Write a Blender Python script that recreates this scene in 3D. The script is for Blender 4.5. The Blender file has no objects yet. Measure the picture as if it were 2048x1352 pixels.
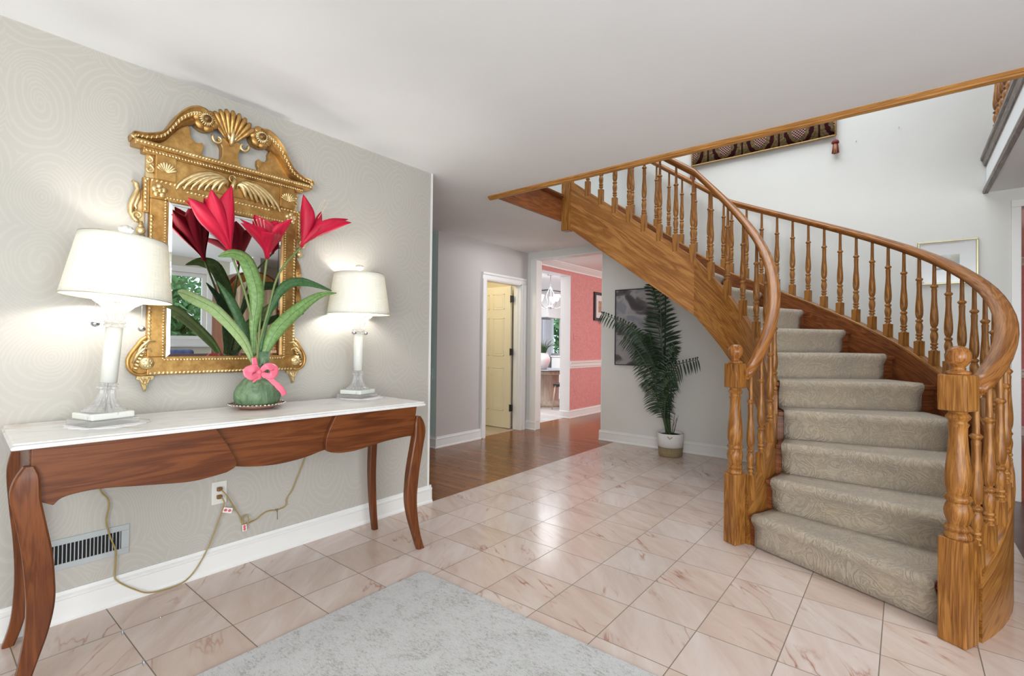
import bpy, math, random
from mathutils import Vector, Matrix
import numpy as np
random.seed(7)
PI = math.pi
SC = bpy.context.scene
COL = SC.collection
# ------------------------------------------------------------------ camera
cam_d = bpy.data.cameras.new('camera'); cam = bpy.data.objects.new('camera', cam_d); COL.objects.link(cam)
cam_d.sensor_width = 36.0; cam_d.lens = 17.171; cam_d.clip_start = 0.02; cam_d.clip_end = 200
yaw, pit, rol = 0.67634, 0.01079, 0.01126
fwd = Vector((-math.sin(yaw)*math.cos(pit), math.cos(yaw)*math.cos(pit), math.sin(pit)))
rgt = Vector((math.cos(yaw), math.sin(yaw), 0)); up = rgt.cross(fwd)
r2 = rgt*math.cos(rol) + up*math.sin(rol); u2 = -rgt*math.sin(rol) + up*math.cos(rol)
mw = Matrix((r2, u2, -fwd)).transposed().to_4x4(); mw.translation = Vector((2.5085, -0.5832, 1.2018))
cam.matrix_world = mw
SC.camera = cam
# ------------------------------------------------------------------ view, world, lights
SC.view_settings.view_transform = 'Standard'; SC.view_settings.look = 'None'
SC.view_settings.gamma = 1.0; SC.view_settings.exposure = 0.60
try: SC.view_settings.use_curve_mapping = False
except Exception: pass
cy = SC.cycles
cy.max_bounces = 10; cy.diffuse_bounces = 5; cy.glossy_bounces = 4; cy.transmission_bounces = 8
cy.sample_clamp_indirect = 4.0; cy.caustics_reflective = False; cy.caustics_refractive = False
cy.use_denoising = True
world = bpy.data.worlds.new('world'); SC.world = world; world.use_nodes = True
world.node_tree.nodes['Background'].inputs[0].default_value = (0.75, 0.87, 1.0, 1)
world.node_tree.nodes['Background'].inputs[1].default_value = 1.2

def area(name, loc, look, sx, sy, power, col=(1, 1, 1)):
    d = bpy.data.lights.new(name, 'AREA'); d.shape = 'RECTANGLE'; d.size = sx; d.size_y = sy
    d.energy = power; d.color = col
    o = bpy.data.objects.new(name, d); COL.objects.link(o); o.location = loc
    o.rotation_euler = (Vector(look)-Vector(loc)).to_track_quat('-Z', 'Y').to_euler()
    return o
def point(name, loc, power, rad, col=(1, 1, 1)):
    d = bpy.data.lights.new(name, 'POINT'); d.energy = power; d.shadow_soft_size = rad; d.color = col
    o = bpy.data.objects.new(name, d); COL.objects.link(o); o.location = loc
    return o
COOL = (0.90, 0.95, 1.0)
area('entry_fill', (3.7, -3.0, 1.3), (2.4, 2.5, 2.7), 2.6, 2.0, 118, (0.95, 0.975, 1.0))  # added fill behind the camera, tilted up to brighten the ceiling; no window there
area('living_room_fill', (5.585, -0.6, 1.35), (0.0, -0.6, 1.35), 2.8, 1.8, 76, (0.86, 0.94, 1.0))  # added fill panel flush on the right wall, which has no opening here
area('stairwell_daylight', (1.5, 3.6, 4.9), (1.5, 4.0, 0), 2.6, 2.0, 64, (0.90, 0.95, 1.0))
area('kitchen_daylight', (-3.4, 7.2, 2.4), (-3.4, 7.3, 0), 2.6, 3.2, 85, (0.93, 0.97, 1.0))
area('dining_fill', (2.0, 8.85, 1.5), (-1.5, 6.0, 1.0), 2.4, 1.8, 95, (1, 0.98, 0.96))  # area light added in the dining room, aimed at the coral wall
area('hall_light', (-1.0, 4.0, 2.44), (-1.0, 4.0, 0), 0.5, 0.5, 3.4, (0.92, 0.96, 1.0))
point('bathroom_lamp', (-2.1, 3.9, 2.2), 9, 0.1, (1.0, 0.88, 0.66))

# ------------------------------------------------------------------ materials
MATS = {}
class NT:
    def __init__(s, name):
        s.m = bpy.data.materials.new(name); s.m.use_nodes = True; s.t = s.m.node_tree; s.n = s.t.nodes
        s.b = s.n['Principled BSDF']; MATS[name] = s.m
    def node(s, typ, **kw):
        nd = s.n.new(typ)
        for k, v in kw.items():
            if k.startswith('i_'):
                key = k[2:]; key = int(key) if key.isdigit() else key
                s.put(nd.inputs[key], v)
            else: setattr(nd, k, v)
        return nd
    def put(s, inp, v):
        if isinstance(v, bpy.types.NodeSocket): s.t.links.new(v, inp)
        else:
            try: inp.default_value = v
            except Exception: inp.default_value = tuple(v)+(1,) if len(v) == 3 else v
    def math(s, op, a, b=None, c=None, clamp=False):
        nd = s.node('ShaderNodeMath', operation=op, use_clamp=clamp); s.put(nd.inputs[0], a)
        if b is not None: s.put(nd.inputs[1], b)
        if c is not None: s.put(nd.inputs[2], c)
        return nd.outputs[0]
    def vmath(s, op, a, b=None):
        nd = s.node('ShaderNodeVectorMath', operation=op); s.put(nd.inputs[0], a)
        if b is not None: s.put(nd.inputs[1], b)
        return nd.outputs[0] if op not in ('LENGTH', 'DISTANCE') else nd.outputs['Value']
    def obj(s): return s.node('ShaderNodeTexCoord').outputs['Object']
    def geo(s): return s.node('ShaderNodeNewGeometry').outputs['Position']
    def attr(s, name): return s.node('ShaderNodeAttribute', attribute_name=name).outputs['Vector']
    def noise(s, vec, scale, detail=3, rough=0.5, dist=0.0, out=0):
        nd = s.node('ShaderNodeTexNoise'); s.put(nd.inputs['Vector'], vec)
        nd.inputs['Scale'].default_value = scale; nd.inputs['Detail'].default_value = detail
        nd.inputs['Roughness'].default_value = rough; nd.inputs['Distortion'].default_value = dist
        return nd.outputs[out]
    def ramp(s, fac, stops, interp='LINEAR'):
        nd = s.node('ShaderNodeValToRGB'); s.put(nd.inputs[0], fac); cr = nd.color_ramp; cr.interpolation = interp
        while len(cr.elements) < len(stops): cr.elements.new(0.5)
        for e, (p, c) in zip(cr.elements, stops):
            e.position = p; e.color = tuple(c)+(1,) if len(c) == 3 else c
        return nd.outputs[0]
    def mix(s, fac, a, b, mode='MIX'):
        nd = s.node('ShaderNodeMix', data_type='RGBA', blend_type=mode)
        s.put(nd.inputs[0], fac); s.put(nd.inputs[6], a); s.put(nd.inputs[7], b)
        return nd.outputs[2]
    def bump(s, h, strength=0.3, dist=0.01):
        nd = s.node('ShaderNodeBump'); s.put(nd.inputs['Height'], h)
        nd.inputs['Strength'].default_value = strength; nd.inputs['Distance'].default_value = dist
        s.t.links.new(nd.outputs[0], s.b.inputs['Normal'])
    def sep(s, v):
        nd = s.node('ShaderNodeSeparateXYZ'); s.put(nd.inputs[0], v); return nd.outputs
    def comb(s, x, y, z):
        nd = s.node('ShaderNodeCombineXYZ'); s.put(nd.inputs[0], x); s.put(nd.inputs[1], y); s.put(nd.inputs[2], z); return nd.outputs[0]
    def set(s, **kw):
        mp = dict(col='Base Color', rough='Roughness', metal='Metallic', spec='Specular IOR Level', trans='Transmission Weight', ior='IOR', emit='Emission Color', es='Emission Strength', coat='Coat Weight', sheen='Sheen Weight')
        for k, v in kw.items(): s.put(s.b.inputs[mp[k]], tuple(v)+(1,) if isinstance(v, tuple) and len(v) == 3 else v)
        return s

def simple(name, col, rough=0.6, var=0.06, scale=6, bump=0.0, bscale=60, **kw):
    m = NT(name); v = m.obj(); n = m.noise(v, scale, 3)
    d = tuple(max(0, c*(1-var)) for c in col); l = tuple(min(1, c*(1+var)) for c in col)
    m.set(col=m.ramp(n, [(0.3, d), (0.7, l)]), rough=rough, **kw)
    if bump: m.bump(m.noise(v, bscale, 3), bump, 0.004)
    return m

def wood(name, dark, mid, light, rough=0.3, cath=1.0, pore=0.6):
    m = NT(name); g = m.attr('grain')
    s1 = m.vmath('MULTIPLY', g, (0.9, 9.0, 9.0))
    n1 = m.noise(s1, 1.6, 3, 0.55, 0.9)
    rings = m.math('SINE', m.math('MULTIPLY', n1, 42.0*cath))
    rings = m.math('MULTIPLY_ADD', rings, 0.5, 0.5)
    s2 = m.vmath('MULTIPLY', g, (7.0, 260.0, 260.0))
    n2 = m.noise(s2, 1.0, 2, 0.6)
    s3 = m.vmath('MULTIPLY', g, (1.0, 3.0, 3.0))
    n3 = m.noise(s3, 2.0, 2)
    f = m.math('ADD', m.math('MULTIPLY', rings, 0.42), m.math('MULTIPLY', n3, 0.62))
    c = m.ramp(f, [(0.15, dark), (0.5, mid), (0.85, light)])
    pores = m.ramp(n2, [(0.36, (0.45, 0.36, 0.28)), (0.5, (1, 1, 1))])
    c = m.mix(pore, c, pores, 'MULTIPLY')
    m.set(col=c, rough=rough, coat=0.03, spec=0.35)
    m.b.inputs['Coat Roughness'].default_value = 0.18
    m.bump(n2, 0.06, 0.002)
    return m

wood('oak', (0.155, 0.053, 0.011), (0.295, 0.120, 0.025), (0.41, 0.185, 0.045), 0.36)
wood('oak_board', (0.22, 0.080, 0.020), (0.385, 0.165, 0.044), (0.50, 0.240, 0.076), 0.38, 0.55, 0.5)
wood('oak_rail', (0.18, 0.060, 0.013), (0.30, 0.113, 0.026), (0.40, 0.170, 0.042), 0.26)
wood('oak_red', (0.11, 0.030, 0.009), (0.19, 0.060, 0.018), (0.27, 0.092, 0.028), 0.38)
wood('oak_trim', (0.30, 0.13, 0.028), (0.42, 0.19, 0.045), (0.50, 0.25, 0.07), 0.35)
wood('grey_oak', (0.13, 0.10, 0.085), (0.20, 0.16, 0.14), (0.28, 0.235, 0.21), 0.4)
wood('cherry', (0.075, 0.019, 0.005), (0.130, 0.036, 0.009), (0.18, 0.055, 0.015), 0.36, 0.6, 0.35)
wood('pale_wood', (0.42, 0.34, 0.25), (0.52, 0.44, 0.34), (0.6, 0.53, 0.43), 0.5, 0.6, 0.3)

simple('ceiling_paint', (0.865, 0.885, 0.90), 0.85, 0.015, 2)
simple('stair_wall_paint', (0.68, 0.68, 0.65), 0.8, 0.015, 3, 0.05, 150)
simple('upper_wall_paint', (0.78, 0.79, 0.78), 0.8, 0.01, 3)
simple('white_trim', (0.78, 0.78, 0.77), 0.35, 0.01, 4)
simple('mint_paint', (0.56, 0.72, 0.68), 0.7, 0.02, 3)
simple('beige_paint', (0.62, 0.60, 0.50), 0.8, 0.02, 3)
simple('kitchen_paint', (0.82, 0.84, 0.85), 0.6, 0.01, 3)
simple('cream_paint', (0.74, 0.68, 0.50), 0.4, 0.015, 4)
simple('cream_wall', (0.78, 0.70, 0.50), 0.7, 0.02, 4)
simple('black_metal', (0.012, 0.012, 0.012), 0.4, 0.1, 8)
simple('dark_void', (0.01, 0.01, 0.01), 0.9, 0.1, 8)
simple('vent_metal', (0.42, 0.45, 0.46), 0.4, 0.03, 10)
simple('plate_plastic', (0.72, 0.70, 0.66), 0.4, 0.02, 10)
simple('brown_plug', (0.20, 0.10, 0.03), 0.4, 0.1, 10)
simple('gold_cord', (0.34, 0.24, 0.07), 0.35, 0.1, 30)
simple('red_print', (0.62, 0.12, 0.14), 0.6, 0.1, 90)
simple('tag_paper', (0.88, 0.80, 0.80), 0.6, 0.03, 30)
simple('brass', (0.60, 0.46, 0.20), 0.28, 0.05, 10, metal=1.0)
simple('pewter_gold', (0.50, 0.46, 0.30), 0.35, 0.05, 10, metal=0.8)
simple('chrome', (0.55, 0.57, 0.60), 0.15, 0.03, 10, metal=1.0)
simple('steel', (0.42, 0.45, 0.50), 0.3, 0.03, 3, metal=0.6)
simple('blue_fabric', (0.12, 0.16, 0.34), 0.9, 0.25, 14)
simple('curtain_fabric', (0.55, 0.42, 0.30), 0.9, 0.1, 5)
simple('soil', (0.02, 0.02, 0.015), 0.9, 0.3, 40, 0.6, 60)
simple('ribbon', (0.80, 0.16, 0.24), 0.35, 0.06, 8)
simple('charcoal_frame', (0.035, 0.035, 0.042), 0.5, 0.1, 8)
simple('black_seat', (0.02, 0.02, 0.022), 0.5, 0.1, 8)
simple('white_ceramic', (0.80, 0.80, 0.78), 0.35, 0.02, 5)
simple('pearl', (0.55, 0.54, 0.50), 0.3, 0.1, 60, 0.4, 120)
simple('lace', (0.85, 0.85, 0.86), 0.9, 0.04, 300, 0.5, 500)
simple('palm_stem', (0.045, 0.085, 0.025), 0.5, 0.2, 12)
simple('palm_leaf', (0.012, 0.035, 0.012), 0.42, 0.35, 5)
simple('flower_stem', (0.16, 0.22, 0.07), 0.5, 0.15, 20)
simple('silver', (0.62, 0.62, 0.62), 0.2, 0.05, 60, 0.6, 200, metal=1.0)
simple('copper_brown', (0.42, 0.22, 0.15), 0.4, 0.1, 30)
simple('tassel_red', (0.20, 0.03, 0.03), 0.8, 0.2, 60)
simple('tassel_gold', (0.48, 0.24, 0.12), 0.7, 0.25, 90)
simple('tree_foliage', (0.13, 0.30, 0.10), 0.7, 0.5, 4)
simple('stamen_cream', (0.75, 0.62, 0.45), 0.6, 0.05, 30)

# wallpaper: tone on tone ogee scrolls
def wallpaper(name, base, line, axis):
    m = NT(name); p = m.geo(); x, y, z = m.sep(p)
    h = y if axis == 'y' else x
    v = m.comb(m.math('MULTIPLY', h, 1.0), m.math('MULTIPLY', z, 0.72), 0.0)
    nz = m.noise(v, 3.0, 1, 0.4, 0.0, 1)
    off = m.vmath('MULTIPLY', m.vmath('SUBTRACT', nz, (0.5, 0.5, 0.5)), (0.16, 0.16, 0.0))
    v2 = m.vmath('ADD', v, off)
    vo = m.node('ShaderNodeTexVoronoi', feature='F1', voronoi_dimensions='2D'); m.put(vo.inputs['Vector'], v2)
    vo.inputs['Scale'].default_value = 3.9; vo.inputs['Randomness'].default_value = 0.35
    d = vo.outputs['Distance']
    # spiral arms about each cell centre
    dv = m.vmath('SUBTRACT', v2, vo.outputs['Position'])
    dx, dy, _ = m.sep(dv)
    ang = m.math('ARCTAN2', dy, dx)
    ph = m.math('ADD', m.math('MULTIPLY', d, 62.0), m.math('MULTIPLY', ang, 2.0))
    w = m.math('SINE', ph)
    l = m.math('GREATER_THAN', w, 0.55)
    gate = m.math('GREATER_THAN', m.noise(v, 5.5, 1), 0.46)
    ph2 = m.math('SINE', m.math('MULTIPLY', d, 150.0))
    l2 = m.math('MULTIPLY', m.math('GREATER_THAN', ph2, 0.3), m.math('SUBTRACT', 1.0, gate))
    f = m.math('MAXIMUM', m.math('MULTIPLY', l, gate), l2, clamp=True)
    c = m.mix(m.math('MULTIPLY', f, 0.23), base+(1,), line+(1,))
    r = m.math('MULTIPLY_ADD', f, 0.22, 0.42)
    m.set(col=c, rough=r)
    m.bump(f, 0.03, 0.001)
wallpaper('wallpaper_pearl', (0.455, 0.435, 0.395), (0.575, 0.56, 0.525), 'y')
wallpaper('wallpaper_hall', (0.52, 0.49, 0.475), (0.57, 0.54, 0.525), 'y')

# pink marble tile, square 0.3048 m
def tile():
    m = NT('pink_marble_tile'); p = m.geo(); v = m.vmath('ADD', m.vmath('DIVIDE', p, (0.3048, 0.3048, 1.0)), (50.0, 50.0, 0.0)); x, y, z = m.sep(v)
    fx = m.math('FLOOR', x); fy = m.math('FLOOR', y)
    cell = m.comb(fx, fy, 0.0)
    wn = m.node('ShaderNodeTexWhiteNoise', noise_dimensions='3D'); m.put(wn.inputs['Vector'], cell)
    rnd = wn.outputs['Value']; rc = wn.outputs['Color']
    ux = m.math('SUBTRACT', x, fx); uy = m.math('SUBTRACT', y, fy)
    ex = m.math('MINIMUM', ux, m.math('SUBTRACT', 1.0, ux)); ey = m.math('MINIMUM', uy, m.math('SUBTRACT', 1.0, uy))
    grout = m.math('LESS_THAN', m.math('MINIMUM', ex, ey), 0.0066)
    off = m.vmath('MULTIPLY', rc, (37.0, 53.0, 11.0))
    flat = m.comb(x, y, 0.0)
    pv = m.vmath('ADD', flat, off)
    st = m.node('ShaderNodeVectorRotate', rotation_type='Z_AXIS'); m.put(st.inputs['Vector'], pv); m.put(st.inputs['Angle'], m.math('MULTIPLY_ADD', rnd, 0.9, 0.3))
    sv = m.vmath('MULTIPLY', st.outputs[0], (0.55, 2.4, 1.0))
    n0 = m.noise(sv, 1.3, 4, 0.6, 0.6)
    cloud = m.ramp(n0, [(0.25, (0.56, 0.455, 0.41)), (0.5, (0.63, 0.54, 0.495)), (0.75, (0.68, 0.625, 0.60))])
    tint = m.ramp(rnd, [(0.0, (0.93, 0.86, 0.80)), (0.3, (1, 0.92, 0.86)), (0.7, (1.0, 0.98, 0.96)), (1.0, (1.05, 1.0, 0.98))])
    c = m.mix(1.0, cloud, tint, 'MULTIPLY')
    nv = m.noise(sv, 0.95, 4, 0.5, 0.35)
    vein = m.math('ABSOLUTE', m.math('SUBTRACT', nv, 0.5))
    vm = m.ramp(vein, [(0.0, (1, 1, 1)), (0.010, (0.35, 0.35, 0.35)), (0.028, (0, 0, 0))])
    gate = m.ramp(m.noise(pv, 0.9, 1), [(0.54, (0, 0, 0)), (0.68, (1, 1, 1))])
    vf = m.math('MULTIPLY', vm, gate)
    c = m.mix(m.math('MULTIPLY', vf, 0.8), c, (0.33, 0.105, 0.035, 1))
    sp = m.ramp(m.noise(sv, 4.5, 4, 0.7, 0.5), [(0.66, (0, 0, 0)), (0.76, (1, 1, 1))])
    c = m.mix(m.math('MULTIPLY', sp, 0.30), c, (0.24, 0.15, 0.14, 1))
    c = m.mix(grout, c, (0.20, 0.165, 0.12, 1))
    rr = m.math('MULTIPLY_ADD', grout, 0.5, 0.17)
    m.set(col=c, rough=rr, spec=0.5)
tile()

def planks():
    m = NT('oak_floor'); p = m.geo(); x, y, z = m.sep(p)
    yy = m.math('DIVIDE', y, 0.057); fy = m.math('FLOOR', yy)
    wn = m.node('ShaderNodeTexWhiteNoise', noise_dimensions='1D'); m.put(wn.inputs['W'], fy)
    r0 = wn.outputs['Value']
    xx = m.math('ADD', m.math('DIVIDE', x, 0.9), m.math('MULTIPLY', r0, 7.0)); fx = m.math('FLOOR', xx)
    wn2 = m.node('ShaderNodeTexWhiteNoise', noise_dimensions='2D'); m.put(wn2.inputs['Vector'], m.comb(fx, fy, 0.0))
    r1 = wn2.outputs['Value']
    uy = m.math('SUBTRACT', yy, fy); ux = m.math('SUBTRACT', xx, fx)
    gap = m.math('MAXIMUM', m.math('LESS_THAN', uy, 0.035), m.math('LESS_THAN', ux, 0.003))
    gv = m.comb(m.math('ADD', m.math('MULTIPLY', x, 2.2), m.math('MULTIPLY', r1, 30.0)), m.math('MULTIPLY', y, 34.0), r1)
    n = m.noise(gv, 1.0, 4, 0.6, 0.6)
    c = m.ramp(n, [(0.25, (0.17, 0.055, 0.010)), (0.55, (0.27, 0.100, 0.020)), (0.8, (0.36, 0.145, 0.034))])
    t = m.ramp(r1, [(0, (0.80, 0.74, 0.68)), (1, (1.12, 1.08, 1.0))])
    c = m.mix(1.0, c, t, 'MULTIPLY'); c = m.mix(m.math('MULTIPLY', gap, 0.7), c, (0.05, 0.02, 0.008, 1))
    m.set(col=c, rough=m.math('MULTIPLY_ADD', n, 0.08, 0.17), spec=0.35)
planks()
simple('dark_floor', (0.085, 0.04, 0.028), 0.3, 0.2, 4)

def kitchen_tile():
    m = NT('kitchen_tile'); p = m.geo()
    b = m.node('ShaderNodeTexBrick'); m.put(b.inputs['Vector'], m.vmath('MULTIPLY', p, (1.0, 1.0, 0.0)))
    b.inputs['Scale'].default_value = 1.0; b.inputs['Brick Width'].default_value = 0.45; b.inputs['Row Height'].default_value = 0.22
    b.inputs['Mortar Size'].default_value = 0.006; b.inputs['Color1'].default_value = (0.62, 0.62, 0.60, 1)
    b.inputs['Color2'].default_value = (0.5, 0.5, 0.49, 1); b.inputs['Mortar'].default_value = (0.4, 0.4, 0.39, 1)
    m.set(col=b.outputs[0], rough=0.3)
kitchen_tile()
def coral():
    m = NT('coral_wallpaper'); v = m.geo(); n = m.noise(m.vmath('MULTIPLY', v, (1, 1, 1)), 22, 4, 0.7, 1.5)
    c = m.ramp(n, [(0.3, (0.57, 0.20, 0.20)), (0.5, (0.645, 0.265, 0.255)), (0.7, (0.71, 0.335, 0.32))])
    m.set(col=c, rough=0.6)
coral()
def carpet():
    m = NT('stair_carpet'); v = m.attr('grain')
    n = m.noise(v, 7.0, 2, 0.5, 2.2); sc = m.math('SINE', m.math('MULTIPLY', n, 46.0))
    f = m.math('ADD', m.math('MULTIPLY_ADD', sc, 0.075, 0.5), m.math('MULTIPLY', m.math('SUBTRACT', m.noise(v, 260, 2, 0.8), 0.5), 0.9))
    c = m.ramp(f, [(0.2, (0.27, 0.215, 0.155)), (0.5, (0.45, 0.385, 0.305)), (0.8, (0.60, 0.53, 0.44))])
    wear = m.ramp(m.noise(v, 4.0, 3), [(0.35, (0.90, 0.90, 0.90)), (0.6, (1.03, 1.0, 0.95))])
    c = m.mix(1.0, c, wear, 'MULTIPLY')
    m.set(col=c, rough=0.95, sheen=0.25, spec=0.1)
    h = m.math('ADD', m.noise(v, 300, 2, 0.7), m.math('MULTIPLY', sc, 0.35))
    m.bump(h, 0.8, 0.006)
carpet()
def rug():
    m = NT('rug_pile'); p = m.obj()
    n1 = m.noise(p, 8.0, 5, 0.75, 1.0); n2 = m.noise(m.vmath('MULTIPLY', p, (1.0, 2.2, 1.0)), 60, 3, 0.8)
    n3 = m.noise(p, 330, 2, 0.7)
    f = m.math('ADD', m.math('MULTIPLY', n1, 0.46), m.math('MULTIPLY', n2, 0.58))
    c = m.ramp(f, [(0.42, (0.62, 0.62, 0.62)), (0.54, (0.57, 0.57, 0.57)), (0.61, (0.42, 0.415, 0.40)), (0.72, (0.28, 0.275, 0.265))])
    g = m.ramp(n3, [(0.3, (0.78, 0.78, 0.78)), (0.7, (1.1, 1.1, 1.1))])
    c = m.mix(1.0, c, g, 'MULTIPLY')
    m.set(col=c, rough=0.95, spec=0.1, sheen=0.2)
    m.bump(m.math('ADD', n3, n2), 0.6, 0.004)
rug()
def marble():
    m = NT('white_marble'); v = m.geo(); n = m.noise(m.vmath('MULTIPLY', v, (3.0, 1.0, 1.0)), 3.0, 5, 0.6, 0.8)
    c = m.ramp(n, [(0.3, (0.72, 0.70, 0.68)), (0.5, (0.80, 0.80, 0.80)), (0.62, (0.80, 0.79, 0.78)), (0.66, (0.66, 0.54, 0.44)), (0.70, (0.8, 0.79, 0.78))])
    m.set(col=c, rough=0.15)
marble()
def gold(name, dark, light, metal=0.85):
    m = NT(name); v = m.obj(); n = m.noise(v, 30, 4, 0.7); n2 = m.noise(v, 7, 2)
    f = m.math('ADD', m.math('MULTIPLY', n, 0.6), m.math('MULTIPLY', n2, 0.4))
    m.set(col=m.ramp(f, [(0.35, dark), (0.52, tuple((a+b)/2 for a, b in zip(dark, light))), (0.66, light)]), rough=m.math('MULTIPLY_ADD', n, 0.25, 0.26), metal=metal)
    m.bump(m.noise(v, 90, 3), 0.25, 0.002)
simple('chrome_soft', (0.4, 0.4, 0.4), 0.3, 0.1, 10, metal=1.0)
gold('gilt', (0.34, 0.17, 0.045), (0.62, 0.38, 0.13), 0.75)
gold('gilt_bright', (0.60, 0.42, 0.17), (0.86, 0.72, 0.44), 0.85)
gold('gilt_dark', (0.10, 0.05, 0.02), (0.24, 0.13, 0.04), 0.6)
mm = NT('mirror_glass'); mm.set(col=(0.93, 0.95, 0.95), rough=0.0, metal=1.0)
def pane_mat():
    m = NT('pane'); m.set(col=(0.9, 0.95, 0.95), rough=0.02, metal=1.0)
    tr = m.node('ShaderNodeBsdfTransparent'); mx = m.node('ShaderNodeMixShader'); mx.inputs[0].default_value = 0.93
    m.t.links.new(m.b.outputs[0], mx.inputs[1]); m.t.links.new(tr.outputs[0], mx.inputs[2]); m.t.links.new(mx.outputs[0], m.n['Material Output'].inputs[0])
pane_mat()
def crystal():
    m = NT('crystal'); m.set(col=(0.99, 0.99, 1.0), rough=0.04, trans=0.68, ior=1.45)
    tr = m.node('ShaderNodeBsdfTransparent'); mx = m.node('ShaderNodeMixShader'); mx.inputs[0].default_value = 0.45
    out = m.n['Material Output']
    m.t.links.new(m.b.outputs[0], mx.inputs[1]); m.t.links.new(tr.outputs[0], mx.inputs[2]); m.t.links.new(mx.outputs[0], out.inputs[0])
crystal()
def alabaster():
    m = NT('alabaster'); v = m.obj(); n = m.noise(m.vmath('MULTIPLY', v, (1, 1, 0.5)), 30, 4, 0.6, 1.5)
    m.set(col=m.ramp(n, [(0.3, (0.74, 0.73, 0.66)), (0.66, (0.74, 0.77, 0.74)), (0.72, (0.42, 0.34, 0.22))]), rough=0.25)
    m.b.inputs['Subsurface Weight'].default_value = 0.1
alabaster()
def shade():
    m = NT('linen_shade'); v = m.attr('grain')
    w = m.node('ShaderNodeTexNoise'); m.put(w.inputs['Vector'], m.vmath('MULTIPLY', v, (12, 420, 1))); w.inputs['Scale'].default_value = 1
    w2 = m.node('ShaderNodeTexNoise'); m.put(w2.inputs['Vector'], m.vmath('MULTIPLY', v, (420, 12, 1))); w2.inputs['Scale'].default_value = 1
    f = m.math('ADD', m.math('MULTIPLY', w.outputs[0], 0.5), m.math('MULTIPLY', w2.outputs[0], 0.5))
    c = m.ramp(f, [(0.35, (0.78, 0.78, 0.71)), (0.6, (0.92, 0.92, 0.87))])
    m.set(col=c, rough=0.9, spec=0.1)
    tl = m.node('ShaderNodeBsdfTranslucent'); m.put(tl.inputs['Color'], m.mix(1.0, c, (1.0, 0.94, 0.78, 1), 'MULTIPLY'))
    mx = m.node('ShaderNodeMixShader'); mx.inputs[0].default_value = 0.14
    out = m.n['Material Output']
    m.t.links.new(m.b.outputs[0], mx.inputs[1]); m.t.links.new(tl.outputs[0], mx.inputs[2]); m.t.links.new(mx.outputs[0], out.inputs[0])
shade()
def leaf_mat(name, dark, light):
    m = NT(name); v = m.attr('grain'); x, y, z = m.sep(v)
    n = m.noise(v, 60, 3, 0.6); c = m.ramp(n, [(0.3, dark), (0.7, light)])
    mid = m.math('LESS_THAN', m.math('ABSOLUTE', y), 0.0012)
    c = m.mix(m.math('MULTIPLY', mid, 0.7), c, (0.02, 0.05, 0.01, 1))
    m.set(col=c, rough=0.45); m.bump(m.noise(v, 160, 2), 0.15, 0.002)
leaf_mat('silk_leaf', (0.10, 0.22, 0.055), (0.22, 0.36, 0.12))
leaf_mat('silk_leaf_dark', (0.025, 0.09, 0.025), (0.07, 0.17, 0.06))
leaf_mat('silk_leaf_pale', (0.26, 0.40, 0.15), (0.38, 0.50, 0.24))
def petal():
    m = NT('petal'); v = m.attr('grain'); n = m.noise(m.vmath('MULTIPLY', v, (6, 60, 1)), 1.0, 3)
    m.set(col=m.ramp(n, [(0.3, (0.36, 0.003, 0.022)), (0.7, (0.60, 0.012, 0.055))]), rough=0.5, spec=0.3)
    m.bump(n, 0.2, 0.002)
petal()
def wrap():
    m = NT('green_paper'); v = m.obj(); n = m.noise(m.vmath('MULTIPLY', v, (1, 1, 0.5)), 26, 5, 0.6, 1.2)
    m.set(col=m.ramp(n, [(0.3, (0.05, 0.10, 0.05)), (0.7, (0.15, 0.24, 0.13))]), rough=0.5); m.bump(n, 0.8, 0.01)
wrap()
def rope():
    m = NT('rope_natural'); x, y, z = m.sep(m.obj()); w = m.math('SINE', m.math('MULTIPLY', z, 620.0))
    n = m.noise(m.obj(), 160, 2)
    m.set(col=m.ramp(n, [(0.3, (0.27, 0.20, 0.10)), (0.7, (0.45, 0.36, 0.21))]), rough=0.9); m.bump(m.math('ADD', w, n), 0.7, 0.004)
    m = NT('rope_white'); x, y, z = m.sep(m.obj()); w = m.math('SINE', m.math('MULTIPLY', z, 620.0))
    m.set(col=(0.80, 0.79, 0.78), rough=0.9); m.bump(w, 0.35, 0.003)
rope()
def abstract():
    m = NT('abstract_print'); v = m.attr('grain')
    n = m.noise(m.vmath('MULTIPLY', v, (1.0, 1.3, 1)), 1.3, 3, 0.45, 1.4)
    x, y, z = m.sep(v)
    f = m.math('ADD', n, m.math('MULTIPLY', m.math('SINE', m.math('ADD', m.math('MULTIPLY', y, 6.5), m.math('MULTIPLY', x, 4.0))), 0.16))
    c = m.ramp(f, [(0.28, (0.07, 0.065, 0.07)), (0.40, (0.13, 0.12, 0.125)), (0.46, (0.33, 0.31, 0.31)), (0.6, (0.36, 0.36, 0.38)), (0.72, (0.24, 0.25, 0.27))])
    m.set(col=c, rough=0.35)
    m = NT('landscape_print'); v = m.attr('grain'); x, y, z = m.sep(v)
    f = m.math('ADD', y, m.math('MULTIPLY', m.math('SUBTRACT', m.noise(v, 14, 3), 0.5), 0.12))
    c = m.ramp(m.math('MULTIPLY', f, 8.0), [(0.0, (0.05, 0.06, 0.08)), (0.2, (0.12, 0.14, 0.14)), (0.32, (0.5, 0.5, 0.45)), (0.55, (0.20, 0.27, 0.33)), (0.75, (0.42, 0.40, 0.22)), (1.0, (0.55, 0.62, 0.68))])
    m.set(col=c, rough=0.3)
abstract()
simple('print_mat', (0.72, 0.72, 0.72), 0.35, 0.01, 10)
simple('sepia_print', (0.40, 0.25, 0.16), 0.5, 0.4, 30)
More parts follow.
